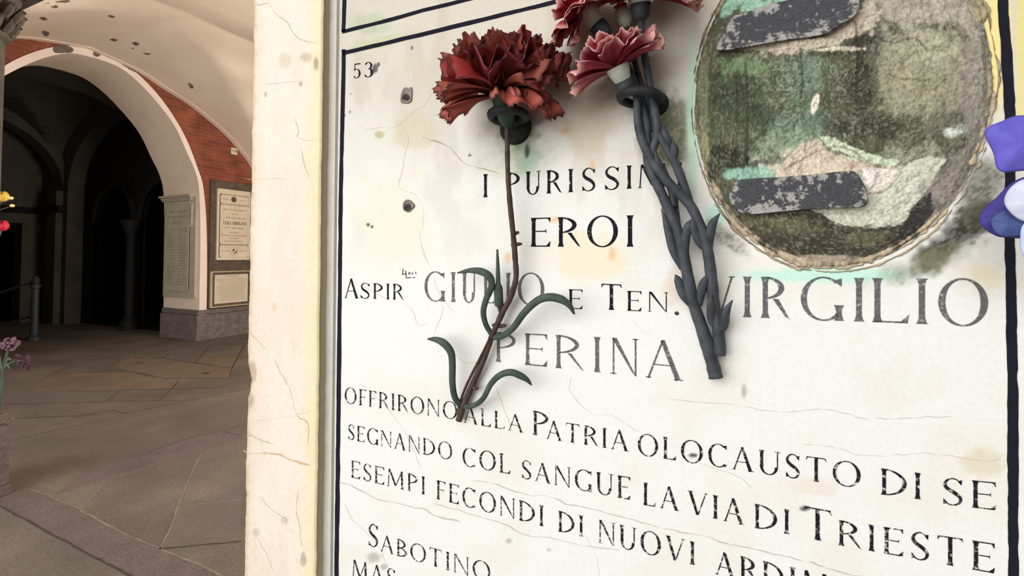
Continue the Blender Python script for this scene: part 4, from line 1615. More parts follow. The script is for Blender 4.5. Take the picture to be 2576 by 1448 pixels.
def px_path(pts, n=5):
    """pts (x, y, Y) photo units plus distance from the slab face -> smooth world path"""
    return [Vector(v_) for v_ in smooth([tuple(onY(x, y, Y)) for x, y, Y in pts], n)]


def radii(path, r0, r1, bump=.0, seed=0, tip=0):
    r_ = random.Random(seed)
    n = len(path)
    out = []
    for i in range(n):
        t = i / (n - 1)
        k = r0 + (r1 - r0) * t
        k *= 1 + r_.uniform(-bump, bump)
        if tip and t > 1 - tip:
            k *= .25 + .75 * math.sqrt(max(0, (1 - t) / tip))
        out.append(k)
    return out


# --- red carnation
YF = -.024
base_red = onY(1155, 1055, -.004)
car = thing('red_carnation', base_red, 'large dull red artificial carnation on a thin brown stem hanging over the lettering', 'flower')
O = onY(1268, 245, -.027)
AX = Vector((.02, -.30, 1)).normalized()
R1, R2, DK = srgb(84, 27, 23), srgb(190, 94, 80), srgb(62, 34, 32)
PK = srgb(206, 118, 104)
rp = random.Random(21)
cnt = 0
U_ = AX.cross(Vector((.1, 1, .05))).normalized()
V_2 = AX.cross(U_).normalized()
for (nn, L, W, e0, e1, ruff, off) in ((6, .031, .016, 86, 62, .0045, .2), (8, .037, .020, 80, 46, .0052, .5), (9, .040, .023, 70, 22, .0064, .1), (10, .041, .024, 52, -4, .0068, .35), (11, .040, .024, 30, -22, .0068, .0)):
    for k in range(nn):
        az = 2 * math.pi * (k + off) / nn + rp.uniform(-.15, .15)
        dv = U_ * math.cos(az) + V_2 * math.sin(az)
        if e1 < 10 and dv.y < -.55 and -.6 < dv.x < .5:
            continue
        t_ = rp.random()
        cin = tuple(R1[m_] * (.8 + .5 * t_) for m_ in range(3))
        cout = tuple(R2[m_] * (.55 + .55 * rp.random()) for m_ in range(3))
        add_petal(petal(O + AX * .002, AX, az, L * rp.uniform(.92, 1.06), W * rp.uniform(.9, 1.15), math.radians(e0 + rp.uniform(-8, 8)), math.radians(e1 + rp.uniform(-12, 12)), ruff, cnt, cin, cout, DK, nu=41, base_w=.34, start=.0045, edge0=.93, cup=rp.uniform(-.25, .35), teeth=.75), car)
        cnt += 1
# drooping petals: lower left pair, lower right, front centre
def az_of(d):
    d = Vector(d)
    return math.atan2(d.dot(V_2), d.dot(U_))


for (d, L, W, e0, e1, cc, sd) in (((-1, -.15, 0), .046, .017, 10, -52, PK, 101), ((-1, -.5, 0), .043, .014, 0, -40, R2, 102), ((1, -.1, 0), .043, .017, 5, -75, R2, 103), ((.8, -.55, 0), .040, .015, 12, -62, R2, 104),
                                 ((.62, -1, 0), .032, .012, 25, -66, PK, 105), ((.25, -1, 0), .026, .008, 50, -10, PK, 106), ((-.6, -.5, 0), .045, .016, 22, -20, R2, 107), ((-.95, .0, 0), .046, .018, 22, -14, R2, 108), ((1, -.3, 0), .042, .016, 25, -30, R2, 109)):
    add_petal(petal(O + AX * .001, AX, az_of(d), L, W, math.radians(e0), math.radians(e1), .0042, sd, R1, cc, DK, nu=41, edge0=.92), car)
cal = MB()
cb = onY(1277, 322, -.019)
ca_ = (O + AX * .006) - cb
cal.lathe(cb, ca_, [(.0012, -.0005), (.0026, .001), (.0052, .005), (.0070, .010), (.0080, .015), (.0088, ca_.length)], 18)
cal.build('calyx', M['calyx_green'], car, shade=True)
st = px_path([(1276, 318, -.019), (1277, 420, -.017), (1282, 500, -.0145), (1291, 590, -.0125), (1296, 650, -.011), (1298, 700, -.010), (1285, 745, -.009), (1262, 790, -.008), (1238, 845, -.0065), (1214, 910, -.0055), (1185, 975, -.0045), (1164, 1025, -.0045), (1154, 1057, -.0045)])
sb = MB()
sb.tube(st, radii(st, .0017, .0024, .09, 3), 10)
for x, y, dx, dy in ((1293, 588, 12, -4), (1294, 615, 18, -2), (1294, 615, -8, 2), (1252, 815, -14, 3), (1256, 820, 16, -2), (1192, 975, 10, 2)):
    a_ = onY(x, y, -.0105 if y < 700 else -.006)
    b_ = onY(x + dx, y + dy, -.011 if y < 700 else -.007)
    sb.tube([a_, a_.lerp(b_, .5), b_], [.0016, .0014, .0009], 6)
car_stem = sb.build('stem', M['stem_brown'], car, shade=True)
s2 = px_path([(1232, 850, -.0085), (1205, 905, -.0075), (1175, 965, -.006), (1158, 1010, -.005), (1153, 1040, -.005)])
mb = MB()
mb.tube(s2, radii(s2, .0009, .0011, .1, 4), 8)
mb.build('side_stem', M['stem_brown'], car, shade=True)
leaves = [([(1238, 843, -.0065), (1222, 815, -.010), (1216, 785, -.013), (1222, 755, -.014), (1235, 725, -.015), (1236, 705, -.016), (1226, 690, -.017), (1205, 681, -.017), (1180, 680, -.015), (1151, 686, -.012)], .0018, .0026),
          ([(1260, 785, -.009), (1255, 760, -.011), (1253, 700, -.013), (1252, 660, -.013), (1251, 627, -.012)], .0022, .0015),
          ([(1240, 848, -.0065), (1262, 845, -.009), (1290, 825, -.013), (1318, 787, -.016), (1350, 757, -.018), (1380, 747, -.019), (1410, 752, -.018), (1432, 767, -.016), (1445, 790, -.013)], .0020, .0027),
          ([(1160, 1022, -.005), (1144, 998, -.009), (1138, 960, -.012), (1138, 915, -.013), (1134, 885, -.014), (1118, 864, -.015), (1098, 854, -.014), (1076, 852, -.012)], .0022, .0028),
          ([(1164, 1022, -.005), (1190, 1020, -.008), (1215, 1002, -.011), (1235, 965, -.014), (1258, 943, -.016), (1285, 936, -.017), (1310, 945, -.016), (1326, 955, -.014), (1337, 968, -.011)], .0016, .0023)]
for k, (pp, r0, r1) in enumerate(leaves):
    P = px_path(pp, 5)
    n = len(P)
    rad = []
    for i in range(n):
        t = i / (n - 1)
        rad.append((r0 + (r1 - r0) * min(1, t * 1.6)) * (1 if t < .75 else max(.22, math.sqrt(max(0, 1 - (t - .75) / .25)))))
    if k == 1:
        rad = [.0016 if i < 4 else (.0032 if i < 9 else .0017 * (1 - .6 * (i - 9) / (n - 9))) for i in range(n)]
    mb = MB()
    mb.tube(P, rad, 10, flat=.6)
    mb.build('leaf', M['leaf_green'], car_stem, shade=True)


# --- iron rings that hold the stems
def holder(c, R, r, tilt, lab, base_px, base_r, mbase):
    h = thing('flower_holder', (c.x, 0, c.z), lab, 'flower holder', 'iron flower rings on the slab')
    q_ = MB()
    pts = []
    Mt = Matrix.Rotation(tilt[0], 3, 'X') @ Matrix.Rotation(tilt[1], 3, 'Y')
    n = 40
    rows = []
    for j in range(n):
        t = 2 * math.pi * j / n
        d = Mt @ Vector((math.cos(t), math.sin(t), 0))
        up = Mt @ Vector((0, 0, 1))
        rows.append([c + d * (R + r * (1 + .08 * math.sin(5 * t)) * math.cos(w_)) + up * r * math.sin(w_) for w_ in np.linspace(0, 2 * math.pi, 13)[:-1]])
    rows.append(rows[0])
    q_.grid(rows, 0, closed_u=True)
    q_.build('ring', M['iron'], h, shade=True)
    q_ = MB()
    b_ = onY(base_px[0], base_px[1], 0)
    q_.lathe(b_, (0, -1, 0), [(base_r, 0), (base_r * .98, .002), (base_r * .85, .0035), (base_r * .5, .0045), (.001, .005)], 22)
    o = c + (Mt @ Vector((0, 1, 0))) * R
    q_.tube([o, Vector((b_.x, -.003, b_.z))], [r, r * 1.2], 8)
    q_.build('base_plate', mbase, h, shade=True)
    return h


c1 = onY(1279, 292, -.0185)
holder(c1, .0118, .0030, (-.12, .0), 'black iron ring around the base of the red carnation', (1298, 322), .0122, M['iron_base'])
c2 = onY(1610, 246, -.0175)
holder(c2, .0115, .0028, (-.1, .10), 'black iron ring around the bundle of grey stems', (1652, 262), .0075, M['iron_base'])

# --- three faded pink carnations bundled in the second ring
W1, CR, CI = srgb(216, 168, 160), srgb(160, 44, 66), srgb(122, 26, 48)


def pink(label, stem_pts, r0, r1, head, axis, calyx_end, petals, leaf_list, seed, ymax=-.0015, cup_len=.007):
    base = onY(*stem_pts[-1])
    o = thing('pink_carnation', base, label, 'flower', 'faded pink carnations in the ring')
    ax = Vector(axis).normalized()
    for k, (dirn, L, W, e0, e1, cc) in enumerate(petals):
        U = ax.cross(Vector((.1, 1, .05))).normalized()
        V = ax.cross(U).normalized()
        d = Vector(dirn)
        az = math.atan2(d.dot(V), d.dot(U))
        add_petal(petal(head, ax, az, L, W, math.radians(e0), math.radians(e1), .0026, seed + k, CI, cc, W1, .55, 0, edge0=.80, ymax=ymax), o)
    mb = MB()
    v_ = head + ax * .003 - calyx_end
    n0 = calyx_end
    Ln = v_.length
    mb.lathe(n0, v_, [(.0030, 0), (.0042, Ln * .25), (.0058, Ln * .6), (.0074, Ln)], 14)
    cal_ = mb.build('calyx', M['calyx_cream'], o, shade=True)
    mb = MB()
    vd = v_.normalized()
    mb.lathe(n0 - vd * .004, vd, [(.0022, 0), (.0048, .002), (.0056, .006), (.0058, cup_len + .003), (.0040, cup_len + .0032)], 14)
    mb.build('calyx_cup', M['stem_slate'], cal_, shade=True)
    P = px_path(stem_pts, 5)
    P = [n0 - vd * .003] + P
    mb = MB()
    mb.tube(P, radii(P, r0, r1, .06, seed), 10)
    # nodes
    st_ = mb.build('stem', M['stem_slate'], o, shade=True)
    for lf in leaf_list:
        P = px_path(lf, 5)
        n = len(P)
        rad = [.0021 * (.75 + .5 * math.sin(math.pi * min(1, i / (n - 1) * 1.1))) * (1 if i / (n - 1) < .7 else max(.18, math.sqrt(max(0, 1 - (i / (n - 1) - .7) / .3)))) for i in range(n)]
        mb = MB()
        mb.tube(P, rad, 8, flat=.55)
        mb.build('leaf', M['stem_slate'], st_, shade=True)
    return o


R2b = srgb(186, 62, 84)
# lower flower, seen edge-on
hc = onY(1556, 178, -.030)
axc = Vector((-.30, -.16, .95))
pet = []
rp = random.Random(5)
for k in range(9):
    a_ = 2 * math.pi * (k + .3) / 9
    pet.append(((math.cos(a_), math.sin(a_), .35 * math.cos(a_)), .030 * rp.uniform(.9, 1.1), .014, 30 + rp.uniform(-8, 8), 2 + rp.uniform(-14, 10), R2b if k % 2 else CR))
for k in range(6):
    a_ = 2 * math.pi * (k + .1) / 6
    pet.append(((math.cos(a_), math.sin(a_), .2), .024 * rp.uniform(.9, 1.1), .011, 60 + rp.uniform(-8, 8), 30 + rp.uniform(-12, 10), srgb(200, 96, 108) if k % 2 else R2b))
pet.append(((-1, -.2, -.2), .031, .008, 14, -32, srgb(200, 120, 120)))
pet.append(((1, -.3, .3), .030, .009, 20, -28, srgb(190, 90, 100)))
pink('pink edged crimson carnation lowest in the bundle, seen from its side',
     [(1588, 190, -.021), (1602, 240, -.0195), (1604, 300, -.018), (1614, 350, -.017), (1634, 395, -.0165), (1656, 426, -.016), (1686, 464, -.0155), (1737, 517, -.0145), (1769, 587, -.013), (1780, 630, -.012), (1788, 684, -.010), (1796, 765, -.007), (1807, 830, -.0055), (1810, 893, -.0055)],
     .0022, .0036, hc, axc, onY(1577, 226, -.024), pet,
     [[(1785, 625, -.011), (1768, 618, -.013), (1752, 592, -.015), (1745, 565, -.016), (1741, 548, -.016)], [(1786, 622, -.011), (1787, 590, -.014), (1793, 562, -.016), (1811, 536, -.016)],
      [(1806, 826, -.006), (1792, 805, -.008), (1788, 770, -.011), (1789, 738, -.013)], [(1810, 838, -.006), (1822, 815, -.009), (1826, 785, -.012), (1843, 754, -.013)],
      [(1684, 462, -.0155), (1666, 440, -.016), (1655, 410, -.0165), (1648, 380, -.017)]], 300)
# flower at upper left, turned away
ha = onY(1478, 30, -.026)
axa = Vector((-.62, -.35, .62))
pet = []
for k in range(8):
    a_ = 2 * math.pi * (k + .2) / 8
    pet.append(((math.cos(a_), math.sin(a_), math.sin(a_ * 2) * .3), .032 * rp.uniform(.9, 1.1), .018, 24 + rp.uniform(-8, 8), -20 + rp.uniform(-18, 8), CR if k % 2 else R2b))
for k in range(5):
    a_ = 2 * math.pi * k / 5
    pet.append(((math.cos(a_), math.sin(a_), .1), .022, .011, 60, 30, R2b))
pet.append(((-.4, -.3, -.9), .024, .009, 0, -50, CR))
pink('crimson carnation with white calyx at the upper left of the bundle',
     [(1530, 100, -.021), (1580, 170, -.014), (1616, 270, -.0135), (1628, 334, -.0135), (1630, 404, -.0135), (1651, 458, -.0130), (1678, 517, -.0125), (1707, 587, -.0115), (1726, 673, -.010), (1742, 754, -.0085), (1769, 835, -.0065), (1790, 905, -.0055), (1801, 950, -.0055)],
     .0021, .0040, ha, axa, onY(1518, 82, -.023), pet,
     [[(1716, 676, -.010), (1694, 630, -.012), (1680, 575, -.013), (1664, 524, -.013)], [(1720, 668, -.011), (1706, 610, -.008), (1701, 550, -.007), (1703, 490, -.007)],
      [(1724, 664, -.0115), (1725, 600, -.0145), (1732, 568, -.016), (1741, 551, -.0155)], [(1741, 771, -.0085), (1718, 740, -.010), (1706, 705, -.011), (1699, 690, -.011)],
      [(1759, 768, -.0085), (1764, 735, -.010), (1772, 708, -.012), (1782, 694, -.012)]], 330)
# flower at upper right
hb = onY(1612, 0, -.024)
axb = Vector((.02, -.25, .95))
pet = []
for k in range(9):
    a_ = 2 * math.pi * (k + .15) / 9
    pet.append(((math.cos(a_), math.sin(a_), 0), .030 * rp.uniform(.95, 1.1), .014, 30 + rp.uniform(-8, 8), -20 + rp.uniform(-12, 8), CR))
pet.append(((1, -.1, 0), .036, .015, -2, -42, srgb(140, 34, 44)))
pet.append(((1, -.45, 0), .036, .014, 4, -44, srgb(140, 34, 44)))
pink('dark crimson carnation at the top right of the bundle with a dark cup',
     [(1612, 80, -.021), (1624, 150, -.019), (1640, 240, -.0165), (1652, 310, -.0155), (1650, 350, -.0145), (1643, 385, -.0145), (1668, 430, -.0115), (1690, 480, -.0105), (1692, 520, -.0105)],
     .0023, .0024, hb, axb, onY(1612, 36, -.022), pet, [[(1652, 330, -.016), (1682, 380, -.014), (1703, 420, -.012), (1722, 470, -.011), (1742, 528, -.011), (1748, 560, -.0115)], [(1662, 310, -.014), (1680, 360, -.013), (1690, 404, -.012)],
                                                  [(1692, 404, -.012), (1697, 380, -.014), (1692, 354, -.016)], [(1690, 500, -.009), (1695, 540, -.006), (1685, 580, -.004)]], 360)
# closed bud between them
bd = thing('carnation_bud', onY(1640, 330, -.010), 'small cream and pink carnation bud between the crimson flowers', 'flower bud')
mb = MB()
bb, bt = onY(1578, 68, -.014), onY(1562, 24, -.015)
mb.lathe(bb, bt - bb, [(.0018, 0), (.0040, .003), (.0048, .007), (.0040, (bt - bb).length), (.002, (bt - bb).length + .001)], 12)
mb.build('bud', M['calyx_cream'], bd, shade=True)
for k in range(3):
    ax = (bt - bb).normalized()
    add_petal(petal(bt - ax * .004, ax, k * 2.1, .008, .004, 1.3, 1.0, .0008, 400 + k, CI, R2b, W1, .5), bd)
mb = MB()
P = px_path([(1578, 70, -.014), (1590, 120, -.013), (1604, 180, -.0115), (1632, 262, -.0105), (1638, 300, -.0105), (1640, 332, -.010)], 5)
mb.tube(P, .0018, 8)
mb.build('stem', M['stem_slate'], bd, shade=True)

# --- purple flower at the right
pf = thing('purple_flower', onY(2600, 500, -.045), 'violet artificial flower with white heart at the right edge of the slab', 'flower')
PU, PU2, WH, BL = srgb(98, 90, 186), srgb(66, 58, 132), srgb(206, 208, 226), srgb(70, 84, 136)


def sheet(outline, Y, bulge, cin, cout, name, label=None, tilt=(0, 0)):
    """a soft petal spanning an outline, domed towards the viewer"""
    P = [np.array(v_) for v_ in smooth(outline, 6, closed=True)]
    cc = sum(P) / len(P)
    rows, cols = [], []
    for kk in (1, .9, .75, .55, .35, .15):
        row, cr_ = [], []
        for i, v_ in enumerate(P):
            u = cc + (v_ - cc) * kk
            d_ = bulge * (1 - kk * kk) + .0004 * math.sin(i * .5) * kk
            row.append(onY(u[0], u[1], Y - d_ + tilt[0] * (u[0] - cc[0]) + tilt[1] * (u[1] - cc[1])))
            cr_.append(tuple(cin[m_] * (1 - kk) + cout[m_] * kk for m_ in range(3)))
        rows.append(row)
        cols.append(cr_)
    mb = MB()
    mb.grid(rows, 0, cols, closed_u=True)
    off = (len(rows) - 1) * len(P)
    mb.f.append([off + i for i in range(len(P))])
    mb.m.append(0)
    o = mb.build(name, M['petal'], pf, shade=True, attr=True)
    sd = o.modifiers.new('thickness', 'SOLIDIFY')
    sd.thickness = .0005
    if label:
        o['label'] = label


sheet([(2478, 330), (2520, 306), (2562, 292), (2620, 300), (2680, 350), (2660, 430), (2580, 428), (2516, 430), (2500, 385)], -.045, .003, PU, PU, 'petal', tilt=(0, 0))
sheet([(2464, 556), (2474, 528), (2505, 500), (2560, 452), (2650, 440), (2680, 520), (2640, 590), (2535, 597), (2490, 584)], -.041, .003, PU2, PU2, 'petal', tilt=(0, 0))
sheet([(2495, 552), (2530, 530), (2580, 538), (2600, 580), (2536, 594), (2504, 583)], -.0455, .001, BL, BL, 'petal', 'bluish lower petal')
sheet([(2528, 510), (2545, 470), (2590, 450), (2660, 470), (2670, 540), (2600, 556), (2560, 548)], -.049, .003, WH, WH, 'petal', 'white inner petal')
sheet([(2568, 600), (2580, 560), (2650, 560), (2680, 650), (2600, 660), (2574, 640)], -.047, .002, srgb(190, 200, 230), srgb(190, 200, 230), 'petal', 'pale blue petal')
mb = MB()
P = px_path([(2610, 520, -.044), (2640, 620, -.03), (2660, 800, -.015), (2660, 1000, -.005)], 5)
mb.tube(P, .0018, 8)
mb.build('stem', M['leaf_green'], pf, shade=True)

# ------------------------------------------------------------------ PLAQUES on the far wall
bd_ = MB()
bd_.box((WX, 5.325, .54), (WX + .05, 6.30, 2.855), 0, .006)
tag(bd_.build('stone_backing', M['board'], origin=(WX, 5.32, .54)), 'dark brown stone backing board behind the two plaques on the brick wall', 'backing board')


def text_row(mb, y0, y1, z, h, place, seed, mi):
    """a line of small worn characters"""
    r_ = random.Random(seed)
    y = y0
    while y < y1:
        ln = r_.randint(2, 8)
        for _ in range(ln):
            if y > y1:
                break
            w_ = h * r_.uniform(.35, .6)
            k = r_.random()
            mb.poly([place(y, z), place(y + w_ * .3, z), place(y + w_ * .3, z + h), place(y, z + h)], mi)
            if k < .6:
                zt = z + h * r_.choice([0, .42, .85])
                mb.poly([place(y + w_ * .3, zt), place(y + w_, zt), place(y + w_, zt + h * .18), place(y + w_ * .3, zt + h * .18)], mi)
            y += w_ * 1.35
        y += h * .55


# upper plaque
XP = WX + .05
up = thing('memorial_plaque', (XP, 5.74, 1.405), 'tall cream stone plaque with a carved medallion, upper one on the brick wall', 'plaque', 'plaques on the brick wall')
m = MB()
m.box((XP, 5.425, 1.405), (XP + .04, 6.075, 2.705), 0, .006)
for (za, zb, ya, yb) in ((2.44, 2.60, 5.47, 6.03), (1.70, 2.42, 5.47, 6.03), (1.46, 1.68, 5.47, 6.03)):
    for (y0_, y1_, z0_, z1_) in ((ya, yb, zb - .012, zb), (ya, yb, za, za + .012), (ya, ya + .014, za, zb), (yb - .014, yb, za, zb)):
        m.box((XP + .04, y0_, z0_), (XP + .052, y1_, z1_), 0)
    m.box((XP + .04, ya - .012, za), (XP + .042, ya, zb), 1)
    m.box((XP + .04, ya, zb), (XP + .042, yb, zb + .01), 1)
pan = m
m = MB()
m.lathe((XP + .04, 5.73, 2.525), (1, 0, 0), [(.05, 0), (.05, .008), (.035, .012), (.03, .006)], 16)
m.build('medallion', M['plaque_ink'], up)
m = MB()
for (rr_, c_) in ((.075, 0), (.055, 0)):
    m.lathe((XP + .04, 5.755, 1.575), (1, 0, 0), [(rr_, 0), (rr_, .014), (rr_ - .012, .018), (rr_ - .016, .006)], 20)
m.tube(smooth([(XP + .05, 5.72, 1.54), (XP + .06, 5.76, 1.58), (XP + .055, 5.78, 1.61), (XP + .05, 5.74, 1.62)], 4), [.016] * 13, 6)
m.build('medallion', M['plaque'], up)
def pf_(y, z):
    return Vector((XP + .0425, y, z))


for k, (y0_, y1_, z, h) in enumerate(((5.53, 6.0, 2.32, .026), (5.70, 5.82, 2.245, .022), (5.58, 5.95, 2.17, .026), (5.56, 5.95, 1.985, .026), (5.66, 5.84, 1.90, .024), (5.50, 6.0, 1.845, .022), (5.66, 5.84, 1.795, .02), (5.57, 5.92, 1.74, .022), (5.52, 5.63, 2.51, .018), (5.85, 5.97, 2.51, .018), (5.50, 5.66, 1.565, .018), (5.86, 6.0, 1.565, .018))):
    text_row(pan, y0_, y1_, z, h, pf_, 60 + k, 1)


def word_wall(mb, text, y0_, y1_, z, h, place, T=.2, gap=.16, mi=0):
    ws_ = [ASP[c] if c != ' ' else .35 for c in text]
    tot = sum(ws_) + gap * (len(text) - 1)
    sc_ = (y1_ - y0_) / tot
    p_ = 0
    for c, w_ in zip(text, ws_):
        if c != ' ':
            for poly in glyph(c, w_, T, .07):
                mb.poly([place(y0_ + (p_ + u) * sc_, z + v_ * h) for u, v_ in poly], mi)
        p_ += w_ + gap


word_wall(pan, 'LUIGI ARRIGONI', 5.535, 5.985, 2.055, .065, pf_, .22, mi=1)
pan.build('panel', [M['plaque'], M['plaque_ink']], up)

# lower framed plaque
lp = thing('memorial_plaque', (XP, 5.7, .555), 'low wide stone plaque in a dark and gilt frame, lower one on the brick wall', 'plaque', 'plaques on the brick wall')
m = MB()
m.box((XP, 5.335, .558), (XP + .025, 6.12, 1.205), 0, .004)
m.build('panel', M['plaque'], lp)
m = MB()
ya, yb, za, zb = 5.335, 6.12, .558, 1.205
for inset, wd, hx, mi in ((0, .018, .045, 0), (.018, .045, .034, 1)):
    a0, a1, c0, c1_ = ya + inset, yb - inset, za + inset, zb - inset
    for (p0, p1, q0, q1) in ((a0, a1, c1_ - wd, c1_), (a0, a1, c0, c0 + wd), (a0, a0 + wd, c0 + wd, c1_ - wd), (a1 - wd, a1, c0 + wd, c1_ - wd)):
        m.box((XP + .02, p0, q0), (XP + hx, p1, q1), mi)
m.build('frame', [M['frame_gold'], M['board']], lp)
m = MB()


def pl_(y, z):
    return Vector((XP + .0256, y, z))


text_row(m, 5.62, 5.86, 1.095, .026, pl_, 90, 0)
rr_ = random.Random(8)
for k in range(19):
    text_row(m, 5.42 + rr_.uniform(0, .12), 6.04 - rr_.uniform(0, .06), 1.06 - k * .0225, .010, pl_, 100 + k, 0)
m.build('inscription', M['plaque_ink'], lp)

# numeral tile
nt_ = thing('number_tile', (WX, 5.78, 3.38), 'small white tile with a roman numeral on the brick wall', 'tile')
m = MB()
m.box((WX, 5.72, 3.385), (WX + .012, 5.84, 3.505), 0, .003)
m.build('tile_plate', M['tile'], nt_)
m = MB()


def pn_(y, z):
    return Vector((WX + .0125, y, z))


word_wall(m, 'VII', 5.738, 5.822, 3.42, .055, pn_, .25, .14)
m.build('numeral', M['plaque_ink'], nt_)

# name plaque on the pier, facing the passage
YN = YC + 1.605
npq = thing('name_plaque', (-9.33, YN, .72), 'tall grey stone list of names with a cornice on the pier under the arch', 'plaque')
m = MB()
m.box((-9.80, YN - .035, .735), (-8.865, YN, 2.70), 0, .005)
m.box((-9.70, YN - .055, .85), (-9.02, YN - .03, 2.46), 0, .006)
for (a_, b_, z0_, z1_) in ((-8.99, -8.955, 2.02, 2.42), (-9.035, -9.02, .86, 2.0)):
    m.box((a_, YN - .06, z0_), (b_, YN - .03, z1_), 0)
m.build('panel', M['plaque_dark'], npq)
m = MB()
m.box((-9.86, YN - .12, 2.535), (-8.93, YN - .03, 2.575), 0, .01)
m.box((-9.84, YN - .09, 2.50), (-8.95, YN - .03, 2.535), 0, .01)
m.box((-9.83, YN - .07, 2.47), (-8.97, YN - .03, 2.50), 0, .006)
m.build('cornice', M['plaque_dark'], npq)
m = MB()


def pq_(x, z):
    return Vector((x, YN - .0555, z))


for k, (a_, b_, z, h) in enumerate(((-9.6, -9.08, 2.26, .035), (-9.66, -9.06, 2.17, .03), (-9.5, -9.24, 2.07, .025))):
    text_row(m, a_, b_, z, h, pq_, 140 + k, 0)
for k in range(22):
    text_row(m, -9.66, -9.38 + rr_.uniform(-.05, .0), 1.95 - k * .047, .022, pq_, 160 + k, 0)
    text_row(m, -9.34, -9.06 + rr_.uniform(-.08, .0), 1.95 - k * .047, .022, pq_, 190 + k, 0)
m.build('inscription', M['plaque_ink'], npq)

# ------------------------------------------------------------------ COLUMN, pedestal and flowers at the left edge
ccx, ccy = -4.45, .95
ped = MB()
ped.box((ccx - .27, ccy - .27, 0), (ccx + .22, ccy + .22, .06), 0, .008)
ped.box((ccx - .25, ccy - .25, .06), (ccx + .21, ccy + .21, .43), 0, .006)
ped.lathe((ccx, ccy, .43), (0, 0, 1), [(.29, 0), (.24, .05)], 4)
ped.v = ped.v[:]
ped_o = ped.build('column_pedestal', M['granite_dark'], origin=(ccx, ccy, 0))
tag(ped_o, 'dark granite pedestal block at the left edge under a column', 'pedestal')
clm = thing('stone_column', (ccx, ccy, .48), 'grey stone column with carved capital at the left edge of the view', 'column')
m = MB()
m.lathe((ccx, ccy, .48), (0, 0, 1), [(.195, 0), (.195, .06), (.186, .08), (.186, 2.40)], 28)
m.build('shaft', M['column'], clm, shade=False)
m = MB()
m.lathe((ccx, ccy, 2.88), (0, 0, 1), [(.19, 0), (.21, .015), (.21, .04), (.19, .05), (.20, .10), (.22, .2), (.26, .28), (.25, .3)], 28)
for ring_, (zz_, rr2, n) in enumerate(((2.96, .20, 16), (3.05, .225, 16))):
    for k in range(n):
        a_ = 2 * math.pi * (k + .5 * ring_) / n
        c_ = Vector((ccx + rr2 * math.cos(a_), ccy + rr2 * math.sin(a_), zz_))
        o_ = Vector((math.cos(a_), math.sin(a_), 0))
        m.tube([c_ - Vector((0, 0, .03)), c_ + o_ * .02, c_ + o_ * .045 + Vector((0, 0, .045)), c_ + o_ * .06 + Vector((0, 0, .03))], [.022, .026, .02, .01], 6)
m.box((ccx - .3, ccy - .3, 3.18), (ccx + .3, ccy + .3, 3.3), 0, .01)
m.build('capital', M['column'], clm)


def near(x, y, dpt):
    r_ = ray(x, y)
    return CAM + r_ * (dpt / r_.dot(FWD))


# lilac flowers
pb = near(-4, 1052, 3.02)
for (hx, hy, rad, tip, label, mat, seed) in ((25, 866, .040, None, 'round pale lilac flower head on a thin stem at the left edge', 'lilac', 1), (60, 909, .034, (78, 934), 'drooping dark purple cone shaped flower head at the left edge', 'lilac_dark', 2)):
    fo = thing('lilac_flower', pb + Vector((.0, .0, .0)), label, 'flower', 'lilac flowers on the pedestal')
    m = MB()
    c_ = near(hx, hy, 2.95)
    r_ = random.Random(seed)
    tipv = near(*tip, 2.95) - c_ if tip else None
    for k in range(70):
        d = Vector((r_.gauss(0, 1), r_.gauss(0, 1), r_.gauss(0, 1))).normalized()
        q_ = c_ + d * rad * (.55 + .45 * r_.random())
        rr3 = rad * .24
        if tip:
            t = r_.random()
            q_ = c_ + tipv * (t * 1.15 - .35) + d * rad * (.95 - .75 * t)
            rr3 = rad * (.24 - .1 * t)
        bm2 = bmesh.new()
        bmesh.ops.create_icosphere(bm2, subdivisions=1, radius=rr3)
        for v_ in bm2.verts:
            v_.co = v_.co + q_
        m.bm(bm2)
    m.build('flower_head', M[mat], fo)
    m = MB()
    if tip:
        P = [pb, near(5, 985, 2.98), near(8, 930, 2.96), near(38, 908, 2.95), c_]
    else:
        P = [pb, near(2, 985, 2.98), near(8, 925, 2.96), near(16, 895, 2.95), c_]
    m.tube(smooth([tuple(v_) for v_ in P], 5), .005, 6)
    m.build('stem', M['leaf_green'], fo)
    for (a_, b_) in (((8, 925), (30, 905)), ((10, 920), (26, 930))) if tip else (((5, 940), (-8, 900)),):
        m = MB()
        P = [near(*a_, 2.96), near((a_[0] + b_[0]) / 2, min(a_[1], b_[1]) - 3, 2.95), near(*b_, 2.95)]
        m.tube(smooth([tuple(v_) for v_ in P], 4), [.003, .005, .007, .008, .008, .007, .006, .004, .002], 6, flat=.3)
        m.build('leaf', M['leaf_green'], fo)


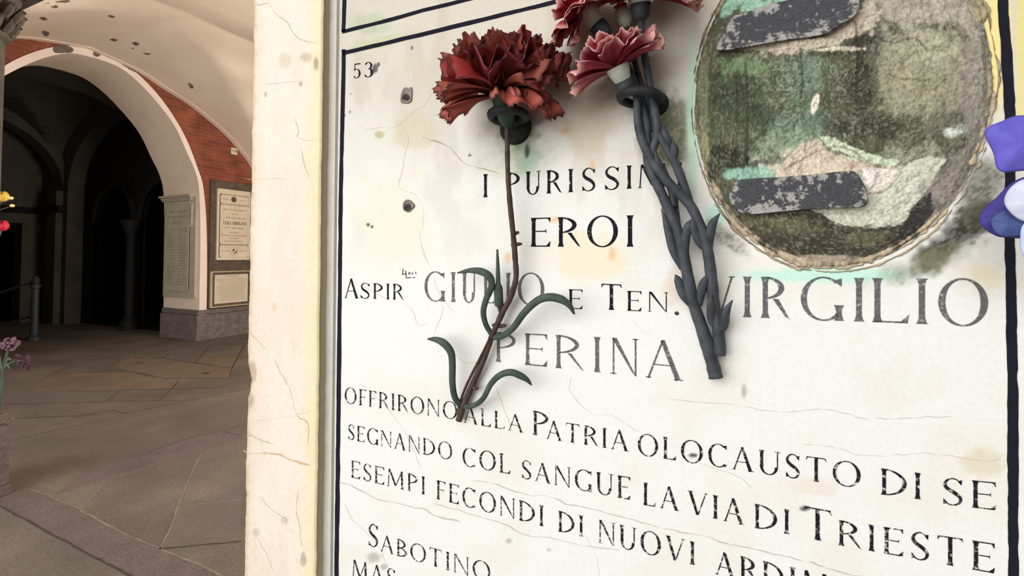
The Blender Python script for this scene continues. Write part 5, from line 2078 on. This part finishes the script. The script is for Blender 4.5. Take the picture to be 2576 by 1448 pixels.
def tulip(name, label, c, rad, mat, stem):
    t_ = thing(name, stem[0], label, 'flower')
    for k in range(5):
        m = MB()
        a_ = 2 * math.pi * k / 5 + .3
        rows = []
        for i in range(8):
            v_ = i / 7
            rr4 = rad * (.3 + .75 * math.sin(math.pi * (.12 + .75 * v_)))
            rows.append([c + Vector((rr4 * math.cos(a_ + u * .75 * (1 - .85 * v_ ** 3)), rr4 * math.sin(a_ + u * .75 * (1 - .85 * v_ ** 3)), rad * 1.9 * (v_ - .5))) for u in np.linspace(-1, 1, 7)])
        m.grid(rows)
        o = m.build('petal', M[mat], t_, shade=True)
        o.modifiers.new('thickness', 'SOLIDIFY').thickness = .003
    m = MB()
    m.tube(smooth([tuple(v_) for v_ in stem + [c - Vector((0, 0, rad * .9))]], 5), .005, 6)
    m.build('stem', M['leaf_green'], t_)


pt = near(-70, 1052, 3.0)
tulip('yellow_tulip', 'yellow artificial tulip at the left edge beside gilt berries', near(4, 494, 2.9), .032, 'yellow', [pt, near(-70, 800, 2.95), near(-30, 560, 2.9)])
tulip('red_tulip', 'red artificial tulip at the left edge below the yellow one', near(4, 567, 2.9), .032, 'red_petal', [pt, near(-60, 800, 2.95), near(-20, 640, 2.9)])
gb = thing('berry_sprig', pt, 'sprig with two gilt berries beside the yellow tulip at the left edge', 'sprig')
for (x, y) in ((28, 498), (31, 517)):
    m = MB()
    bm2 = bmesh.new()
    bmesh.ops.create_icosphere(bm2, subdivisions=2, radius=.011)
    c_ = near(x, y, 2.85)
    for v_ in bm2.verts:
        v_.co = Vector((v_.co.x, v_.co.y, v_.co.z * .85)) + c_
    m.bm(bm2)
    m.build('berry', M['gold'], gb, shade=True)
m = MB()
m.tube(smooth([tuple(v_) for v_ in [pt, near(-70, 760, 2.93), near(-20, 540, 2.87), near(28, 500, 2.86)]], 5), .0025, 5)
m.tube(smooth([tuple(v_) for v_ in [near(-20, 540, 2.87), near(5, 526, 2.86), near(31, 518, 2.86)]], 5), .0025, 5)
m.build('stem', M['stem_brown'], gb)
